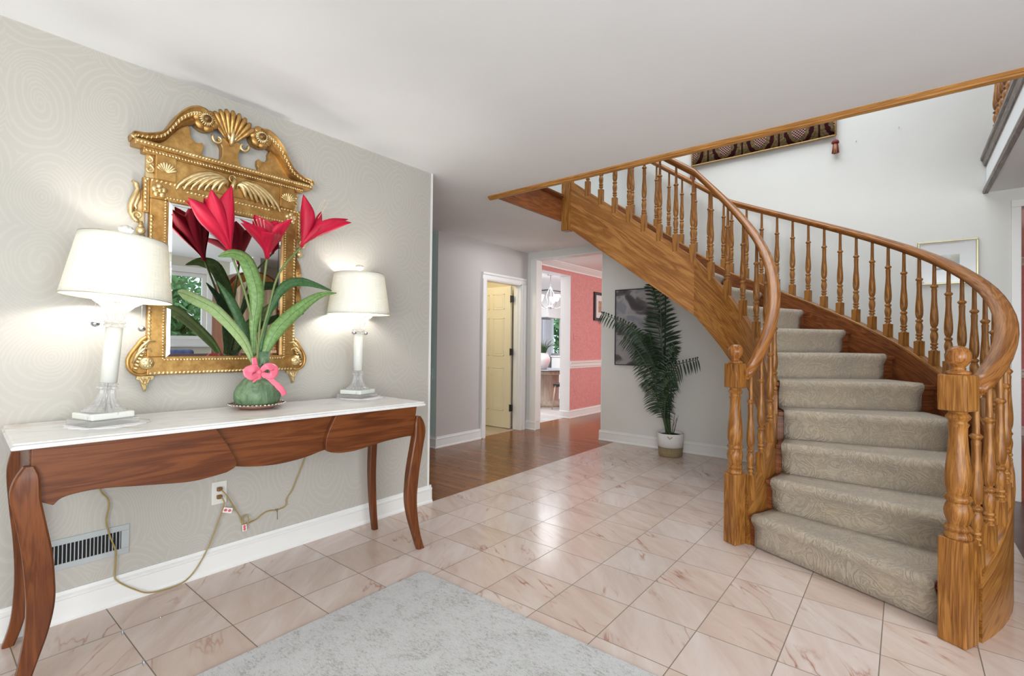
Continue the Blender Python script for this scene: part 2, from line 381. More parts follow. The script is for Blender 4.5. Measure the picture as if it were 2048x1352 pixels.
def tapestry():
    m = NT('tapestry'); v = m.attr('grain'); x, y, z = m.sep(v)
    P = 0.345
    xx = m.math('DIVIDE', x, P); f = m.math('SUBTRACT', m.math('SUBTRACT', xx, m.math('FLOOR', xx)), 0.5)
    yy = m.math('DIVIDE', m.math('SUBTRACT', y, 0.15), 0.26)
    # pinecone ovals near the top of the visible band
    e1 = m.math('ADD', m.math('POWER', m.math('MULTIPLY', f, 5.6), 2.0), m.math('POWER', m.math('MULTIPLY', yy, 2.4), 2.0))
    oval = m.math('LESS_THAN', e1, 1.0)
    ck = m.node('ShaderNodeTexChecker'); m.put(ck.inputs['Vector'], m.vmath('ADD', m.vmath('MULTIPLY', v, (1, 1, 0)), (0, 0, 0))); ck.inputs['Scale'].default_value = 75
    rr = m.math('SQRT', m.math('ADD', m.math('POWER', m.math('MULTIPLY', f, 2.45), 2.0), m.math('POWER', m.math('MULTIPLY', yy, 1.25), 2.0)))
    wob = m.math('ADD', rr, m.math('MULTIPLY', m.math('SUBTRACT', m.noise(v, 22, 2), 0.5), 0.30))
    ring = m.math('LESS_THAN', m.math('ABSOLUTE', m.math('SUBTRACT', wob, 0.80)), 0.12)
    bar = m.math('GREATER_THAN', m.math('ABSOLUTE', f), 0.475)
    n = m.noise(v, 45, 3, 0.7)
    c = m.ramp(n, [(0.35, (0.06, 0.04, 0.016)), (0.5, (0.12, 0.085, 0.04)), (0.65, (0.19, 0.13, 0.07))])
    dk = (0.03, 0.007, 0.008, 1)
    c = m.mix(m.math('MAXIMUM', ring, bar), c, dk)
    ov = m.mix(ck.outputs[1], (0.045, 0.008, 0.012, 1), (0.34, 0.23, 0.19, 1))
    c = m.mix(oval, c, ov)
    m.set(col=c, rough=0.95, spec=0.05); m.bump(m.noise(v, 300, 2), 0.5, 0.003)
tapestry()
simple('rope_gold', (0.45, 0.29, 0.11), 0.7, 0.3, 120, 0.6, 200)
m = NT('lit_glass'); m.set(col=(0.95, 0.97, 1.0), rough=0.5, emit=(0.95, 0.98, 1.0), es=0.7)
m = NT('bulb_glow'); m.set(col=(1, 1, 1), emit=(1.0, 0.93, 0.80), es=14.0)

# ------------------------------------------------------------------ mesh builder
class MB:
    def __init__(s): s.v = []; s.f = []; s.g = []; s.sm = []
    def add(s, vs, fs, grain=None, smooth=False):
        o = len(s.v); s.v += [tuple(p) for p in vs]
        s.g += [tuple(p) for p in (grain if grain is not None else vs)]
        for f in fs: s.f.append(tuple(i+o for i in f)); s.sm.append(smooth)
        return s
    def box(s, a, b, ga='x', rot=0, c=None):
        x0, y0, z0 = a; x1, y1, z1 = b
        vs = [(x, y, z) for z in (z0, z1) for y in (y0, y1) for x in (x0, x1)]
        gr = [perm(p, ga) for p in vs]
        if rot:
            c = c or ((x0+x1)/2, (y0+y1)/2); cr, sr = math.cos(rot), math.sin(rot)
            vs = [(c[0]+(p[0]-c[0])*cr-(p[1]-c[1])*sr, c[1]+(p[0]-c[0])*sr+(p[1]-c[1])*cr, p[2]) for p in vs]
        return s.add(vs, [(0, 2, 3, 1), (4, 5, 7, 6), (0, 1, 5, 4), (2, 6, 7, 3), (0, 4, 6, 2), (1, 3, 7, 5)], gr)
    def lathe(s, prof, c=(0, 0, 0), seg=24, axis='z', smooth=True, flute=None, grain=True, cap=True):
        vs = []; gr = []
        for i, (r, z) in enumerate(prof):
            for k in range(seg):
                a = 2*PI*k/seg; rr = r
                if flute: rr = r*(1+flute*(1 if k % 2 else -1)*0.5)
                p = (rr*math.cos(a), rr*math.sin(a), z)
                gr.append((z, p[0], p[1]+c[0]))
                if axis == 'x': p = (p[2], p[0], p[1])
                elif axis == 'y': p = (p[0], p[2], p[1])
                vs.append((p[0]+c[0], p[1]+c[1], p[2]+c[2]))
        fs = []
        for i in range(len(prof)-1):
            for k in range(seg):
                k2 = (k+1) % seg
                fs.append((i*seg+k, i*seg+k2, (i+1)*seg+k2, (i+1)*seg+k))
        if cap:
            fs.append(tuple(range(seg-1, -1, -1))); n = (len(prof)-1)*seg; fs.append(tuple(n+k for k in range(seg)))
        s.add(vs, fs, gr, smooth); return s
    def tube(s, pts, rad, seg=8, smooth=True, cap=True):
        pts = [Vector(p) for p in pts]; n = len(pts)
        rad = rad if isinstance(rad, (list, tuple)) else [rad]*n
        vs = []; gr = []; L = 0; nrm = None
        for i, p in enumerate(pts):
            t = (pts[min(i+1, n-1)]-pts[max(i-1, 0)]); t = t.normalized() if t.length > 0 else Vector((0, 0, 1))
            if nrm is None: nrm = t.orthogonal().normalized()
            nrm = (nrm-t*nrm.dot(t)); nrm = nrm.normalized() if nrm.length > 1e-6 else t.orthogonal().normalized()
            bn = t.cross(nrm)
            if i: L += (p-pts[i-1]).length
            for k in range(seg):
                a = 2*PI*k/seg; o = nrm*math.cos(a)*rad[i]+bn*math.sin(a)*rad[i]
                vs.append(p+o); gr.append((L, math.cos(a)*rad[i], math.sin(a)*rad[i]))
        fs = [(i*seg+k, i*seg+(k+1) % seg, (i+1)*seg+(k+1) % seg, (i+1)*seg+k) for i in range(n-1) for k in range(seg)]
        if cap: fs += [tuple(range(seg-1, -1, -1)), tuple((n-1)*seg+k for k in range(seg))]
        s.add(vs, fs, gr, smooth); return s
    def prism(s, poly, d0, d1, plane='yz', ga=None, smooth=False):
        def P(a, b, d):
            return {'yz': (d, a, b), 'xz': (a, d, b), 'xy': (a, b, d)}[plane]
        n = len(poly); vs = [P(a, b, d0) for a, b in poly]+[P(a, b, d1) for a, b in poly]
        gr = [perm(p, ga) for p in vs] if ga else vs
        fs = [tuple(range(n)), tuple(range(2*n-1, n-1, -1))]+[(i, n+i, n+(i+1) % n, (i+1) % n) for i in range(n)]
        return s.add(vs, fs, gr, smooth)
    def sweep(s, path, prof, frames, smooth=True, closed=True, cap=True):
        """path pts, prof list of (a,b); frames list of (A,B) vectors"""
        vs = []; gr = []; L = 0; m = len(prof)
        for i, p in enumerate(path):
            p = Vector(p)
            if i: L += (p-Vector(path[i-1])).length
            A, B = frames[i]; pr = prof[i] if isinstance(prof[0][0], (tuple, list)) else prof
            for a, b in pr:
                vs.append(p+Vector(A)*a+Vector(B)*b); gr.append((L, a, b))
        m = len(prof[0]) if isinstance(prof[0][0], (tuple, list)) else len(prof)
        fs = []
        for i in range(len(path)-1):
            for k in range(m if closed else m-1):
                k2 = (k+1) % m; fs.append((i*m+k, (i+1)*m+k, (i+1)*m+k2, i*m+k2))
        if cap and closed: fs += [tuple(range(m)), tuple((len(path)-1)*m+k for k in range(m-1, -1, -1))]
        return s.add(vs, fs, gr, smooth)
    def grid(s, fn, nu, nv, smooth=True, two=0.0):
        vs = []; gr = []
        for i in range(nu+1):
            for j in range(nv+1):
                p, g = fn(i/nu, j/nv); vs.append(p); gr.append(g)
        fs = [(i*(nv+1)+j, (i+1)*(nv+1)+j, (i+1)*(nv+1)+j+1, i*(nv+1)+j+1) for i in range(nu) for j in range(nv)]
        return s.add(vs, fs, gr, smooth)
    def sphere(s, c, r, seg=16, rings=10, sc=(1, 1, 1)):
        prof = [(max(1e-4, r*math.sin(PI*i/rings)), -r*math.cos(PI*i/rings)) for i in range(rings+1)]
        o = len(s.v); s.lathe(prof, (0, 0, 0), seg)
        for i in range(o, len(s.v)):
            p = s.v[i]; s.v[i] = (p[0]*sc[0]+c[0], p[1]*sc[1]+c[1], p[2]*sc[2]+c[2])
        return s
    def build(s, name, mat, parent=None, bevel=0, seg=2, solid=0, subsurf=0, xf=None):
        vs = s.v
        if parent is not None:
            inv = ROOTS.get(parent.name)
            if inv is not None: vs = [inv @ Vector(p) for p in vs]
        me = bpy.data.meshes.new(name); me.from_pydata([tuple(p) for p in vs], [], s.f); me.update()
        me.polygons.foreach_set('use_smooth', s.sm)
        at = me.attributes.new('grain', 'FLOAT_VECTOR', 'POINT')
        at.data.foreach_set('vector', [c for p in s.g for c in p])
        o = bpy.data.objects.new(name, me); COL.objects.link(o); o.data.materials.append(MATS[mat])
        if parent is not None: o.parent = parent
        if solid:
            md = o.modifiers.new('s', 'SOLIDIFY'); md.thickness = solid; md.offset = 0
        if bevel:
            md = o.modifiers.new('b', 'BEVEL'); md.width = bevel; md.segments = seg; md.limit_method = 'ANGLE'; md.angle_limit = math.radians(35)
            md.harden_normals = False
        if subsurf:
            md = o.modifiers.new('ss', 'SUBSURF'); md.levels = subsurf; md.render_levels = subsurf
        return o
def perm(p, ga):
    x, y, z = p
    return {'x': (x, y, z), 'y': (y, z, x), 'z': (z, x, y)}[ga]
ROOTS = {}
def tag(o, label=None, cat=None, group=None, kind=None):
    if label: o['label'] = label
    if cat: o['category'] = cat
    if group: o['group'] = group
    if kind: o['kind'] = kind
    return o
def thing(name, label, cat, loc=(0, 0, 0), rotz=0, group=None, world=False):
    """world=True: children are modelled in world coordinates and moved into the thing's own frame"""
    o = bpy.data.objects.new(name, None); COL.objects.link(o); o.empty_display_size = 0.05
    o.location = loc; o.rotation_euler = (0, 0, rotz)
    M = Matrix.Translation(Vector(loc)) @ Matrix.Rotation(rotz, 4, 'Z')
    ROOTS[o.name] = M.inverted() if world else Matrix.Identity(4)
    return tag(o, label, cat, group)
def part(o):   # let a mesh part parent sub-parts modelled in the same frame
    ROOTS[o.name] = ROOTS.get(o.parent.name) if o.parent else Matrix.Identity(4)
    return o
def struct(name, mb, mat, **kw):
    o = mb.build(name, mat, **kw); o['kind'] = 'structure'; ROOTS[o.name] = Matrix.Identity(4); return o
def dup(root, loc=None, rotz=None, label=None, group=None):
    r = root.copy(); COL.objects.link(r)
    if loc is not None: r.location = loc
    if rotz is not None: r.rotation_euler = (0, 0, rotz)
    if label: r['label'] = label
    if group: r['group'] = group
    ROOTS[r.name] = ROOTS.get(root.name)
    for ch in list(root.children):
        c = ch.copy(); COL.objects.link(c); c.parent = r
        for g in ch.children:
            d = g.copy(); COL.objects.link(d); d.parent = c
    return r
def spline(pts, n=8):
    """Catmull-Rom through pts"""
    P = [Vector(p) for p in pts]; out = []
    for i in range(len(P)-1):
        p0 = P[max(i-1, 0)]; p1 = P[i]; p2 = P[i+1]; p3 = P[min(i+2, len(P)-1)]
        for k in range(n):
            t = k/n
            out.append(0.5*((2*p1)+(p2-p0)*t+(2*p0-5*p1+4*p2-p3)*t*t+(3*p1-p0-3*p2+p3)*t**3))
    out.append(P[-1]); return out
def spl2(pts, n=6): return [(p.x, p.y) for p in spline([(a, b, 0) for a, b in pts], n)]
exec_parts = []
# ================================================================== THE SETTING
H = 2.478; WX = -0.283; BY = 4.93
struct('floor', MB().box((WX-0.1, -3.3, -0.1), (-0.268, 1.94, 0)).box((-0.268, -3.3, -0.1), (3.05, BY, 0)), 'pink_marble_tile')
struct('floor_hall', MB().box((-4.2, 1.94, -0.1), (-0.268, BY+0.1, 0)).box((-1.80, BY+0.1, -0.1), (6, 9.3, 0)).box((-0.268, BY, -0.1), (6, BY+0.1, 0)), 'oak_floor')
struct('floor_right', MB().box((3.05, -3.3, -0.1), (5.8, BY, 0)), 'dark_floor')
struct('floor_kitchen', MB().box((-7.2, BY+0.1, -0.1), (-1.80, 10.3, 0)), 'kitchen_tile')
struct('floor_bathroom', MB().box((-3.3, 3.34, -0.02), (-1.70, 4.93, 0.004)), 'pale_wood')
struct('ceiling', MB().box((-4.2, -3.3, H), (5.8, 2.585, H+0.262)).box((-4.2, 2.585, H), (-0.28, BY, H+0.262)), 'ceiling_paint')
struct('ceiling_balcony', MB().box((3.03, 2.585, H), (5.8, BY, H+0.262)), 'ceiling_paint')
struct('ceiling_dining', MB().box((-1.89, BY+0.12, H), (6, 9.3, H+0.2)), 'ceiling_paint')
struct('ceiling_kitchen', MB().box((-7.2, BY+0.12, 2.56), (-1.89, 10.3, 2.75)), 'kitchen_paint')
struct('ceiling_upper', MB().box((-1.7, 1.2, 5.25), (5.8, BY+0.12, 5.4)), 'upper_wall_paint')
struct('wall_left', MB().box((WX-0.13, -3.3, 0), (WX, 1.905, H)), 'wallpaper_pearl')
struct('trim_1', MB().box((WX-0.132, 1.895, 0.10), (WX+0.004, 1.912, H)), 'white_trim')
struct('wall_entry', MB().box((-0.4, -3.42, 0), (5.8, -3.3, H)), 'beige_paint')
struct('wall_hall_near', MB().box((-4.2, 1.78, 0), (WX-0.13, 1.90, H)), 'wallpaper_hall')
struct('wall_hall_end', MB().box((-4.32, 1.78, 0), (-4.2, 3.34, H)), 'mint_paint')
struct('wall_mint', MB().box((-4.2, 3.22, 0), (-1.65, 3.34, H)), 'mint_paint')
DX = -1.64
dw = MB().box((DX-0.12, 3.221, 0), (DX, 4.053, H)).box((DX-0.12, 4.783, 0), (DX, BY, H)).box((DX-0.12, 4.053, 2.03), (DX, 4.783, H))
struct('wall_hall', dw, 'wallpaper_hall')
# back wall with the dining opening and the doorway on the right
OA0, OA1, OB0, OB1 = -1.49, -0.465, 3.228, 4.15
bw = MB().box((-1.76, BY, 0), (OA0, BY+0.12, H)).box((OA0, BY, 2.372), (OA1, BY+0.12, H)).box((OA1, BY, 0), (OB0, BY+0.12, H))
bw.box((OB0, BY, 2.33), (OB1, BY+0.12, H)).box((OB1, BY, 0), (5.8, BY+0.12, H)).box((-1.76, BY, H), (5.8, BY+0.12, 5.3))
struct('wall_back', bw, 'stair_wall_paint')
struct('wall_upper_left', MB().box((-1.76, 1.2, H+0.262), (-1.64, BY, 5.3)), 'upper_wall_paint')
struct('wall_upper_front', MB().box((-1.7, 1.1, H+0.262), (5.8, 1.2, 5.3)), 'upper_wall_paint')
struct('wall_upper_right', MB().box((5.7, 1.2, H+0.262), (5.8, BY, 5.3)), 'upper_wall_paint')
# right wall of the far living room, with a casement window
RX = 5.6; wy0, wy1, wz0, wz1 = 1.55, 2.42, 1.20, 2.24
rw = MB().box((RX, -3.3, 0), (RX+0.12, wy0, H)).box((RX, wy1, 0), (RX+0.12, BY, H)).box((RX, wy0, 0), (RX+0.12, wy1, wz0)).box((RX, wy0, wz1), (RX+0.12, wy1, H))
struct('wall_right', rw, 'beige_paint')
struct('wall_stub', MB().box((4.75, 2.75, 0), (RX, 2.86, H)), 'ceiling_paint')
w = struct('window_1', MB(), 'white_trim') if False else None
wm = MB()
for a, b in (((RX-0.02, wy0-0.09, wz0-0.09), (RX+0.0, wy1+0.09, wz0)), ((RX-0.02, wy0-0.09, wz1), (RX+0.0, wy1+0.09, wz1+0.09)), ((RX-0.02, wy0-0.09, wz0), (RX+0.0, wy0, wz1)), ((RX-0.02, wy1, wz0), (RX+0.0, wy1+0.09, wz1)),
             ((RX+0.03, wy0, wz0), (RX+0.08, wy0+0.06, wz1)), ((RX+0.03, wy1-0.06, wz0), (RX+0.08, wy1, wz1)), ((RX+0.03, wy0+0.06, wz0), (RX+0.08, wy1-0.06, wz0+0.06)), ((RX+0.03, wy0+0.06, wz1-0.06), (RX+0.08, wy1-0.06, wz1)), ((RX-0.05, wy0-0.1, wz0-0.11), (RX, wy1+0.1, wz0-0.08))):
    wm.box(a, b)
win = struct('window_1', wm, 'white_trim', bevel=0.004)
MB().box((RX+0.05, wy0+0.06, wz0+0.06), (RX+0.055, wy1-0.06, wz1-0.06)).build('pane', 'pane', win)
wm = MB()
for a, b in (((RX-0.03, -2.1, 0.36), (RX, 0.9, 0.44)), ((RX-0.03, -2.1, 2.26), (RX, 0.9, 2.34)), ((RX-0.03, -2.1, 0.44), (RX, -2.01, 2.26)), ((RX-0.03, 0.81, 0.44), (RX, 0.9, 2.26)), ((RX-0.03, -0.63, 0.44), (RX, -0.57, 2.26))): wm.box(a, b)
struct('fill_panel_frame', wm, 'white_trim', bevel=0.004)  # made-up window frame around the living room fill panel; the wall behind is solid
# dining room (coral walls) and the kitchen wall with its opening
PX = -1.71; ko0, ko1, koz = 5.22, 6.17, 2.305
pw = MB().box((PX-0.18, BY+0.12, 0), (PX, ko0, H)).box((PX-0.18, ko1, 0), (PX, 9.3, H)).box((PX-0.18, ko0, koz), (PX, ko1, H))
struct('wall_dining', pw, 'coral_wallpaper')
struct('wall_dining_end', MB().box((PX, 9.2, 0), (6, 9.32, H)).box((5.9, BY+0.12, 0), (6, 9.2, H)).box((OA1+0.01, BY+0.121, 0), (OB0-0.01, BY+0.13, H)), 'coral_wallpaper')
struct('trim_2', MB().box((PX-0.185, ko1-0.004, 0), (PX+0.006, ko1, koz)).box((PX-0.185, ko0, 0), (PX+0.006, ko0+0.004, koz)).box((PX-0.185, ko0, koz-0.004), (PX+0.006, ko1, koz)), 'white_trim')
kw = MB().box((-7.3, BY+0.12, 0), (-7.2, 10.3, 2.6)).box((-7.2, BY+0.02, 0), (-1.89, BY+0.12, 2.6)).box((-7.2, 10.2, 0), (-4.80, 10.3, 2.6)).box((-4.54, 10.2, 0), (-1.8, 10.3, 2.6)).box((-4.80, 10.2, 0), (-4.54, 10.3, 0.95)).box((-4.80, 10.2, 2.08), (-4.54, 10.3, 2.6))
struct('wall_kitchen', kw, 'kitchen_paint')
kwf = MB()
for a, b in (((-4.88, 10.17, 0.87), (-4.80, 10.2, 2.16)), ((-4.54, 10.17, 0.87), (-4.46, 10.2, 2.16)), ((-4.80, 10.17, 2.08), (-4.54, 10.2, 2.16)), ((-4.80, 10.17, 0.87), (-4.54, 10.2, 0.95))): kwf.box(a, b)
w2 = struct('window_2', kwf, 'white_trim')
MB().box((-4.80, 10.24, 0.95), (-4.54, 10.25, 2.08)).build('pane', 'pane', w2)
bt = MB().box((-3.4, 3.34, 0), (-3.3, BY, H)).box((-3.3, 3.34, 0), (-1.76, 3.36, H)).box((-3.3, BY-0.02, 0), (-1.76, BY, H))
struct('wall_bathroom', bt, 'cream_wall')

BBP = [(0, 0), (0.026, 0), (0.026, 0.010), (0.018, 0.022), (0.016, 0.092), (0.019, 0.097), (0.019, 0.104), (0.010, 0.112), (0.008, 0.127), (0, 0.127)]
def board(name, p0, p1, nrm, prof=BBP, mat='white_trim', z=0.0, kind=True):
    p0 = Vector((p0[0], p0[1], z)); p1 = Vector((p1[0], p1[1], z)); n = Vector((nrm[0], nrm[1], 0))
    mb = MB().sweep([p0, p1], prof, [(n, Vector((0, 0, 1)))]*2, smooth=False)
    return struct(name, mb, mat) if kind else mb
board('baseboard_left', (WX, -3.3), (WX, 1.93), (1, 0))
board('baseboard_left_end', (WX-0.15, 1.905), (WX+0.02, 1.905), (0, 1))
board('baseboard_mint', (-4.2, 3.22), (-1.62, 3.22), (0, -1))
board('baseboard_hall', (DX, 3.21), (DX, 3.985), (1, 0))
board('baseboard_back', (OA1-0.02, BY), (OB0-0.06, BY), (0, -1))
board('baseboard_back_left', (-1.64, BY), (OA0+0.012, BY), (0, -1))
board('baseboard_dining', (PX, ko1-0.02), (PX, 9.2), (1, 0))
board('baseboard_kitchen_reveal', (PX-0.18, ko1), (PX+0.018, ko1), (0, -1))
board('baseboard_dining_end', (PX, 9.2), (5.9, 9.2), (0, -1))
board('baseboard_right', (RX, -3.3), (RX, 2.75), (-1, 0))
CRP = [(0, 0), (0.012, 0), (0.016, 0.02), (0.03, 0.035), (0.055, 0.06), (0.075, 0.085), (0.085, 0.09), (0.085, 0.105), (0, 0.105)]
board('trim_3', (PX, BY+0.12), (PX, 9.2), (1, 0), CRP, z=H-0.105)
board('trim_4', (PX, 9.2), (5.9, 9.2), (0, -1), CRP, z=H-0.105)
CHP = [(0, 0), (0.012, 0), (0.012, 0.018), (0.022, 0.03), (0.022, 0.075), (0.035, 0.09), (0.035, 0.105), (0.014, 0.12), (0, 0.12)]
board('trim_5', (PX, ko1), (PX, 9.2), (1, 0), CHP, z=0.805)
board('trim_6', (PX, 9.2), (5.9, 9.2), (0, -1), CHP, z=0.805)
# casings
struct('trim_7', MB().box((OA0-0.10, BY-0.006, 0.12), (OA0+0.003, BY+0.125, 2.366)).box((OA0-0.1, BY-0.006, 2.366), (OA1+0.008, BY+0.125, 2.384)).box((OA1-0.005, BY-0.004, 0), (OA1+0.006, BY+0.125, 2.366)), 'white_trim', bevel=0.003)
struct('trim_8', MB().box((OB0-0.055, BY-0.012, 0), (OB0+0.002, BY+0.13, 2.328)).box((OB1-0.002, BY-0.012, 0), (OB1+0.055, BY+0.13, 2.328)).box((OB0-0.055, BY-0.012, 2.328), (OB1+0.055, BY+0.13, 2.385)), 'white_trim', bevel=0.004)
dc = MB()
DO0, DO1, DOZ = 4.053, 4.783, 2.015
CS = [(0, 0), (0.012, 0), (0.016, 0.015), (0.016, 0.05), (0.026, 0.062), (0.026, 0.085), (0, 0.085)]
for y0, sg in ((DO0, -1), (DO1, 1)):
    dc.sweep([Vector((DX, y0, 0)), Vector((DX, y0, DOZ))], CS, [(Vector((1, 0, 0)), Vector((0, sg, 0)))]*2, smooth=False)
dc.sweep([Vector((DX, DO0-0.085, DOZ)), Vector((DX, DO1+0.085, DOZ))], CS, [(Vector((1, 0, 0)), Vector((0, 0, 1)))]*2, smooth=False)
dc.box((DX-0.122, DO0-0.002, 0), (DX+0.002, DO0+0.012, DOZ)).box((DX-0.122, DO1-0.012, 0), (DX+0.002, DO1+0.002, DOZ)).box((DX-0.122, DO0, DOZ-0.012), (DX+0.002, DO1, DOZ+0.02))
dc.box((DX-0.085, DO1-0.024, 0), (DX-0.045, DO1-0.012, DOZ))
struct('trim_9', dc, 'white_trim')
# six panel door, open into the bathroom
dt = thing('door_1', None, None, (DX-0.135, DO1-0.03, 0), 0, world=True); dt['kind'] = 'structure'
lx1, lx0, ly0, ly1 = DX-0.14, DX-0.86, DO1-0.062, DO1-0.030
lf = MB().box((lx0, ly0, 0.012), (lx1, ly1, DOZ-0.012))
leaf = part(lf.build('door_leaf', 'cream_paint', dt, bevel=0.002))
pm = MB()
for c0, c1 in ((lx0+0.11, lx0+0.33), (lx0+0.40, lx0+0.61)):
    for z0, z1 in ((0.25, 0.86), (1.02, 1.56), (1.68, 1.90)):
        for q in range(2):
            a = 0.0 + q*0.02
            if q == 0:
                for bx in (((c0, z0), (c1, z0+0.014)), ((c0, z1-0.014), (c1, z1)), ((c0, z0), (c0+0.014, z1)), ((c1-0.014, z0), (c1, z1))):
                    pm.box((bx[0][0], ly0-0.005, bx[0][1]), (bx[1][0], ly0, bx[1][1]))
            else: pm.box((c0+0.03, ly0-0.004, z0+0.03), (c1-0.03, ly0, z1-0.03))
pm.build('door_panel', 'cream_paint', leaf, bevel=0.003)
for z in (0.30, 1.08, 1.82):
    MB().box((DX-0.139, ly0-0.012, z-0.045), (DX-0.10, ly0+0.022, z+0.045)).lathe([(0.007, z-0.05), (0.007, z+0.05)], (DX-0.135, ly0-0.008, 0), 10).build('hinge', 'black_metal', dt, bevel=0.002)
# oak border of the stairwell opening and the landing edge
ot = MB()
TP = [(0.0, 0.0), (0.0, -0.010), (0.006, -0.016), (0.010, -0.016), (0.014, -0.024), (0.030, -0.030), (0.044, -0.028), (0.050, -0.020), (0.050, 0.004), (0.0, 0.004)]
ot.sweep([Vector((-0.315, 2.575, H)), Vector((3.06, 2.575, H))], TP, [(Vector((0, 1, 0)), Vector((0, 0, 1)))]*2, smooth=False)
struct('trim_10', ot, 'oak_trim')
fb = MB().box((-0.284, 2.60, H-0.006), (-0.266, 3.668, H+0.235)).sweep([Vector((-0.28, 2.60, H+0.235)), Vector((-0.28, 3.668, H+0.235))], [(0, 0), (0.03, 0), (0.045, 0.012), (0.045, 0.03), (0.03, 0.038), (0, 0.038)], [(Vector((1, 0, 0)), Vector((0, 0, 1)))]*2, smooth=False)
for i in range(0, len(fb.g)): fb.g[i] = (fb.v[i][1], fb.v[i][2], fb.v[i][0])
struct('trim_11', fb, 'oak_red')
struct('trim_12', MB().sweep([Vector((3.03, 2.60, H)), Vector((3.03, BY, H))], [(0.01, -0.012), (-0.018, -0.012), (-0.024, 0.004), (-0.018, 0.03), (-0.006, 0.04), (0.01, 0.04)], [(Vector((1, 0, 0)), Vector((0, 0, 1)))]*2, smooth=False)
       .sweep([Vector((3.03, 2.60, H+0.215)), Vector((3.03, BY, H+0.215))], [(0.01, 0), (-0.012, 0), (-0.02, 0.02), (-0.022, 0.045), (-0.034, 0.05), (-0.036, 0.07), (-0.03, 0.085), (0.01, 0.085)], [(Vector((1, 0, 0)), Vector((0, 0, 1)))]*2, smooth=False), 'grey_oak')

# ================================================================== CURVED STAIRCASE
CX, CY = 1.09, 2.967
RI, RO = 0.746, 1.818
HP = PI/2
def sp(s, r):
    if s < HP: return Vector((CX+r*math.cos(s), CY+r*math.sin(s), 0)), Vector((math.cos(s), math.sin(s), 0)), Vector((-math.sin(s), math.cos(s), 0))
    return Vector((CX-(s-HP), CY+r, 0)), Vector((0, 1, 0)), Vector((-1, 0, 0))
def sz(s): return 0.653+0.835*s if s < HP else 0.653+0.835*HP+0.726*(s-HP)
def shift(s, r, m):   # move m metres along the path
    if s < HP-1e-6 or m < 0 and s < HP+0.0: return s+m/r
    return s+m
SE = HP+1.285
def srange(a, b, n): return [a+(b-a)*i/n for i in range(n+1)]
def spath(a, b):
    out = srange(a, min(b, HP), max(2, int((min(b, HP)-a)/0.06)))
    if b > HP: out += srange(HP, b, 6)[1:]
    return out
stair = thing('staircase', 'golden oak curved staircase with turned balusters, handrails and newel posts', 'staircase', (CX, CY, 0), world=True)
def stringer(name, mat, r, th, s0, s1, top, bot, slope):
    mb = MB(); vs = []; gr = []; ss = spath(s0, s1); L = 0; prev = None
    cs, sn = math.cos(slope), math.sin(slope)
    NZ = 4
    for s in ss:
        p, R, T = sp(s, r)
        if prev is not None: L += (p-prev).length
        prev = p
        zt, zb = top(s), bot(s)
        ring = [(-th/2, zb+(zt-zb)*j/NZ) for j in range(NZ+1)]+[(th/2, zb+(zt-zb)*j/NZ) for j in range(NZ, -1, -1)]
        for a, z in ring:
            q = p+R*a; q.z = z; vs.append(q); gr.append((L*cs+z*sn, -L*sn+z*cs, a))
    m = 2*(NZ+1)
    fs = [(i*m+k, (i+1)*m+k, (i+1)*m+(k+1) % m, i*m+(k+1) % m) for i in range(len(ss)-1) for k in range(m)]
    fs += [tuple(range(m)), tuple((len(ss)-1)*m+k for k in range(m-1, -1, -1))]
    mb.add(vs, fs, gr, True)
    o = mb.build(name, mat, stair)
    md = o.modifiers.new('e', 'EDGE_SPLIT'); md.split_angle = math.radians(40)
    return part(o)
D2 = math.radians
s_in = stringer('stringer', 'oak', RI, 0.044, D2(-26), HP, sz, lambda s: max(0.0, sz(s)-0.50), 0.80)
s_in['label'] = 'light oak curved inner stringer'
s_in2 = stringer('stringer', 'oak_board', RI, 0.0445, HP, SE, sz, lambda s: max(0.0, sz(s)-0.50), 0.628)
s_in2['label'] = 'light oak straight inner stringer with wide cathedral grain'
s_out = stringer('stringer', 'oak', RO, 0.05, D2(-25), SE, lambda s: sz(s)-0.012, lambda s: 0.0 if s < 0.1 else max(0.0, min(sz(s)-0.50, (s-0.1)*2.2)), 0.42)
s_out['label'] = 'oak outer stringer closed down to the floor at its foot'
def capstrip(r, th, s0, s1, dz, h, mat, over=0.006):
    ss = spath(s0, s1); path = []; fr = []
    for s in ss:
        p, R, T = sp(s, r); p.z = sz(s)+dz; path.append(p); fr.append((R, Vector((0, 0, 1))))
    hw = th/2+over
    return MB().sweep(path, [(-hw, 0), (hw, 0), (hw, h*0.7), (hw-0.005, h), (-hw+0.005, h), (-hw, h*0.7)], fr)
o = capstrip(RO, 0.05, D2(-25), SE, -0.016, 0.02, '').build('stringer_cap', 'oak', s_out); o.modifiers.new('e', 'EDGE_SPLIT').split_angle = math.radians(40)
# dark inner face of the outer stringer (stained darker on the tread side)
ss = spath(D2(-24), SE); path = []; fr = []; prf = []
for s in ss:
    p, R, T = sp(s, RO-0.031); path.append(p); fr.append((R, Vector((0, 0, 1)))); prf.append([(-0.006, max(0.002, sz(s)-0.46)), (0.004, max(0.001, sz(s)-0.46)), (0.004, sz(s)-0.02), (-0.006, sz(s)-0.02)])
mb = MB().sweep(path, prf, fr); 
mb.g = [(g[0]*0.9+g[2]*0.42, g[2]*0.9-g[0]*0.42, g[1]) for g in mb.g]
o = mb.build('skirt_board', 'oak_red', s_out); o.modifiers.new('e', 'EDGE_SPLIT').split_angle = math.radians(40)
o['label'] = 'darker stained inner face'
